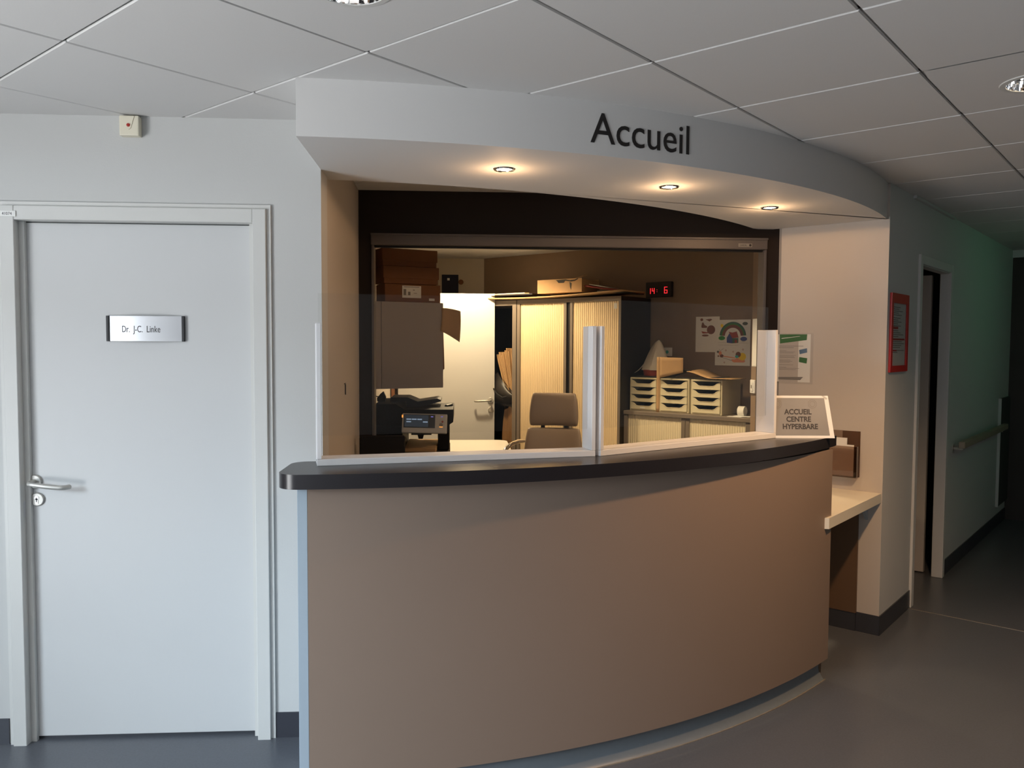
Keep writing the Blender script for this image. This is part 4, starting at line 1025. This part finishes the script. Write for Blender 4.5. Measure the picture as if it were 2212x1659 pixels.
# --- right office wall: paper and switch
t = empty('paper_notice', (2.0595, 5.48, 1.425), R(-90), 'tall white paper on the short wall beside the drawings', 'paper')
box('sheet', 'white_sheet', (-0.105, 0.105, -0.002, -0.0002, 0, 0.335), t)
box('fold', 'white_sheet', (-0.09, 0.095, -0.004, -0.0022, 0.005, 0.30), t)
t = empty('light_switch', (2.0595, 5.545, 1.235), R(-90), 'white light switch on the short office wall', 'switch')
box('plate', 'pvc_white', (-0.042, 0.042, -0.012, -0.0002, 0, 0.095), t, bev=0.003)
box('rocker', 'pvc_white', (-0.025, 0.025, -0.017, -0.0122, 0.015, 0.08), t, bev=0.002)
box('keyhole', 'ink_grey', (-0.008, 0.008, -0.018, -0.0172, 0.035, 0.058), t)
# --- key hook on the niche wall
t = empty('wall_hook', (lx(3.86)+0.0005, 3.86, 1.33), R(90), 'small dark hook on the niche side wall', 'hook')
box('bar', 'letter_black', (-0.015, 0.015, -0.004, 0.0, 0.05, 0.055), t); box('stem', 'letter_black', (-0.002, 0.002, -0.006, -0.001, 0.0, 0.0495), t)

# --- white desk in the office
t = empty('office_desk', (0.12, 6.25, FZ), label='white rounded office desk in front of the door', cat='desk')
pts = []
for cxx, cyy, a0 in ((0.16, -0.10, 270), (0.16, 0.42, 0), (-0.30, 0.42, 90), (-0.30, -0.10, 180)):
    for k_ in range(7): a = R(a0+15*k_); pts.append((cxx+0.10*math.cos(a), cyy+0.10*math.sin(a)))
MB().prism(pts, 0.715, 0.742).build('top', 'desk_white', t)
for x, y in ((-0.34, -0.14), (-0.34, 0.44), (0.20, 0.44), (0.20, -0.14)): MB().tube([(x, y, 0), (x, y, 0.7145)], 0.018, 10).build('leg', 'steel', t, smooth=True)

# --- office chair
t = empty('office_chair', (0.705, 6.12, FZ), R(-14), 'grey-brown leather office chair with separate head cushion', 'chair')
def cushion(w0, w1, z0, z1, dep, curve, ybase, lean_):
    def fn(a, b):
        th = 2*math.pi*a
        c_, s_ = math.cos(th), math.sin(th)
        ex = abs(c_)**0.35*(1 if c_ > 0 else -1); ey = abs(s_)**0.6*(1 if s_ > 0 else -1)
        bb_ = 0.5-0.5*math.cos(math.pi*b)
        k_ = (math.sin(math.pi*min(max(bb_, 0.0), 1.0)))**0.22 if 0 < bb_ < 1 else 0.0
        wd = w0+(w1-w0)*bb_
        x = wd/2*ex*(0.82+0.18*k_); y = ybase + dep*ey*k_*0.5 + curve*(ex*ex) + lean_*bb_
        return (x, y, z0+(z1-z0)*bb_)
    return fn
MB().grid(41, 17, cushion(0.395, 0.355, 0.925, 1.178, 0.09, -0.035, 0.05, 0.02)).build('head_cushion', 'leather', t, smooth=True)
MB().grid(41, 21, cushion(0.48, 0.435, 0.42, 0.908, 0.10, -0.045, 0.0, 0.06)).build('backrest', 'leather', t, smooth=True)
for x in (-0.09, 0.09): box('head_bracket', 'black_plastic', (x-0.015, x+0.015, 0.055, 0.07, 0.86, 0.98), t)
MB().box(-0.25, 0.25, -0.50, 0.02, 0.40, 0.50, bev=0.035, seg=3).build('seat', 'leather', t, smooth=True)
for sx in (-1, 1):
    ap = [(sx*0.235, 0.03, 0.800), (sx*0.27, -0.05, 0.805), (sx*0.30, -0.16, 0.798), (sx*0.325, -0.26, 0.768), (sx*0.33, -0.33, 0.70), (sx*0.30, -0.36, 0.58), (sx*0.26, -0.34, 0.47)]
    MB().tube(ap, 0.016, 12).build('armrest', 'chrome', t, smooth=True)
MB().tube([(0, -0.24, 0.12), (0, -0.24, 0.3995)], 0.028, 14).build('column', 'chrome', t, smooth=True)
for k_ in range(5):
    a = 2*math.pi*k_/5+0.3
    lg = MB().tube([(0.02*math.cos(a), -0.24+0.02*math.sin(a), 0.11), (0.30*math.cos(a), -0.24+0.30*math.sin(a), 0.075)], [0.024, 0.016], 10).build('foot', 'chrome', t, smooth=True)
    MB().lathe([(0, -0.02), (0.028, -0.02), (0.028, 0.02), (0, 0.02)], c=(0.30*math.cos(a), -0.24+0.30*math.sin(a), 0.028), axis='Y', n=16).build('castor', 'black_plastic', t, smooth=True)

# --- office ceiling downlights (their own light)
def office_light(x, y, label, power, cone=152, blend=0.55):
    t = downlight(x, y, label, True, 'bulb', 'office ceiling downlights')
    d = bpy.data.lights.new('downlight_beam', 'SPOT'); d.energy = power; d.color = (1.0, 0.75, 0.44); d.spot_size = R(cone); d.spot_blend = blend; d.shadow_soft_size = 0.06
    l = bpy.data.objects.new('downlight_beam', d); COL.objects.link(l); l.parent = t; l.location = (0, 0, -0.01)
office_light(*OL[0], 'warm downlight in the office ceiling before the white door', 180)
office_light(*OL[1], 'warm downlight in the office ceiling before the low cabinet', 150, 104, 0.7)
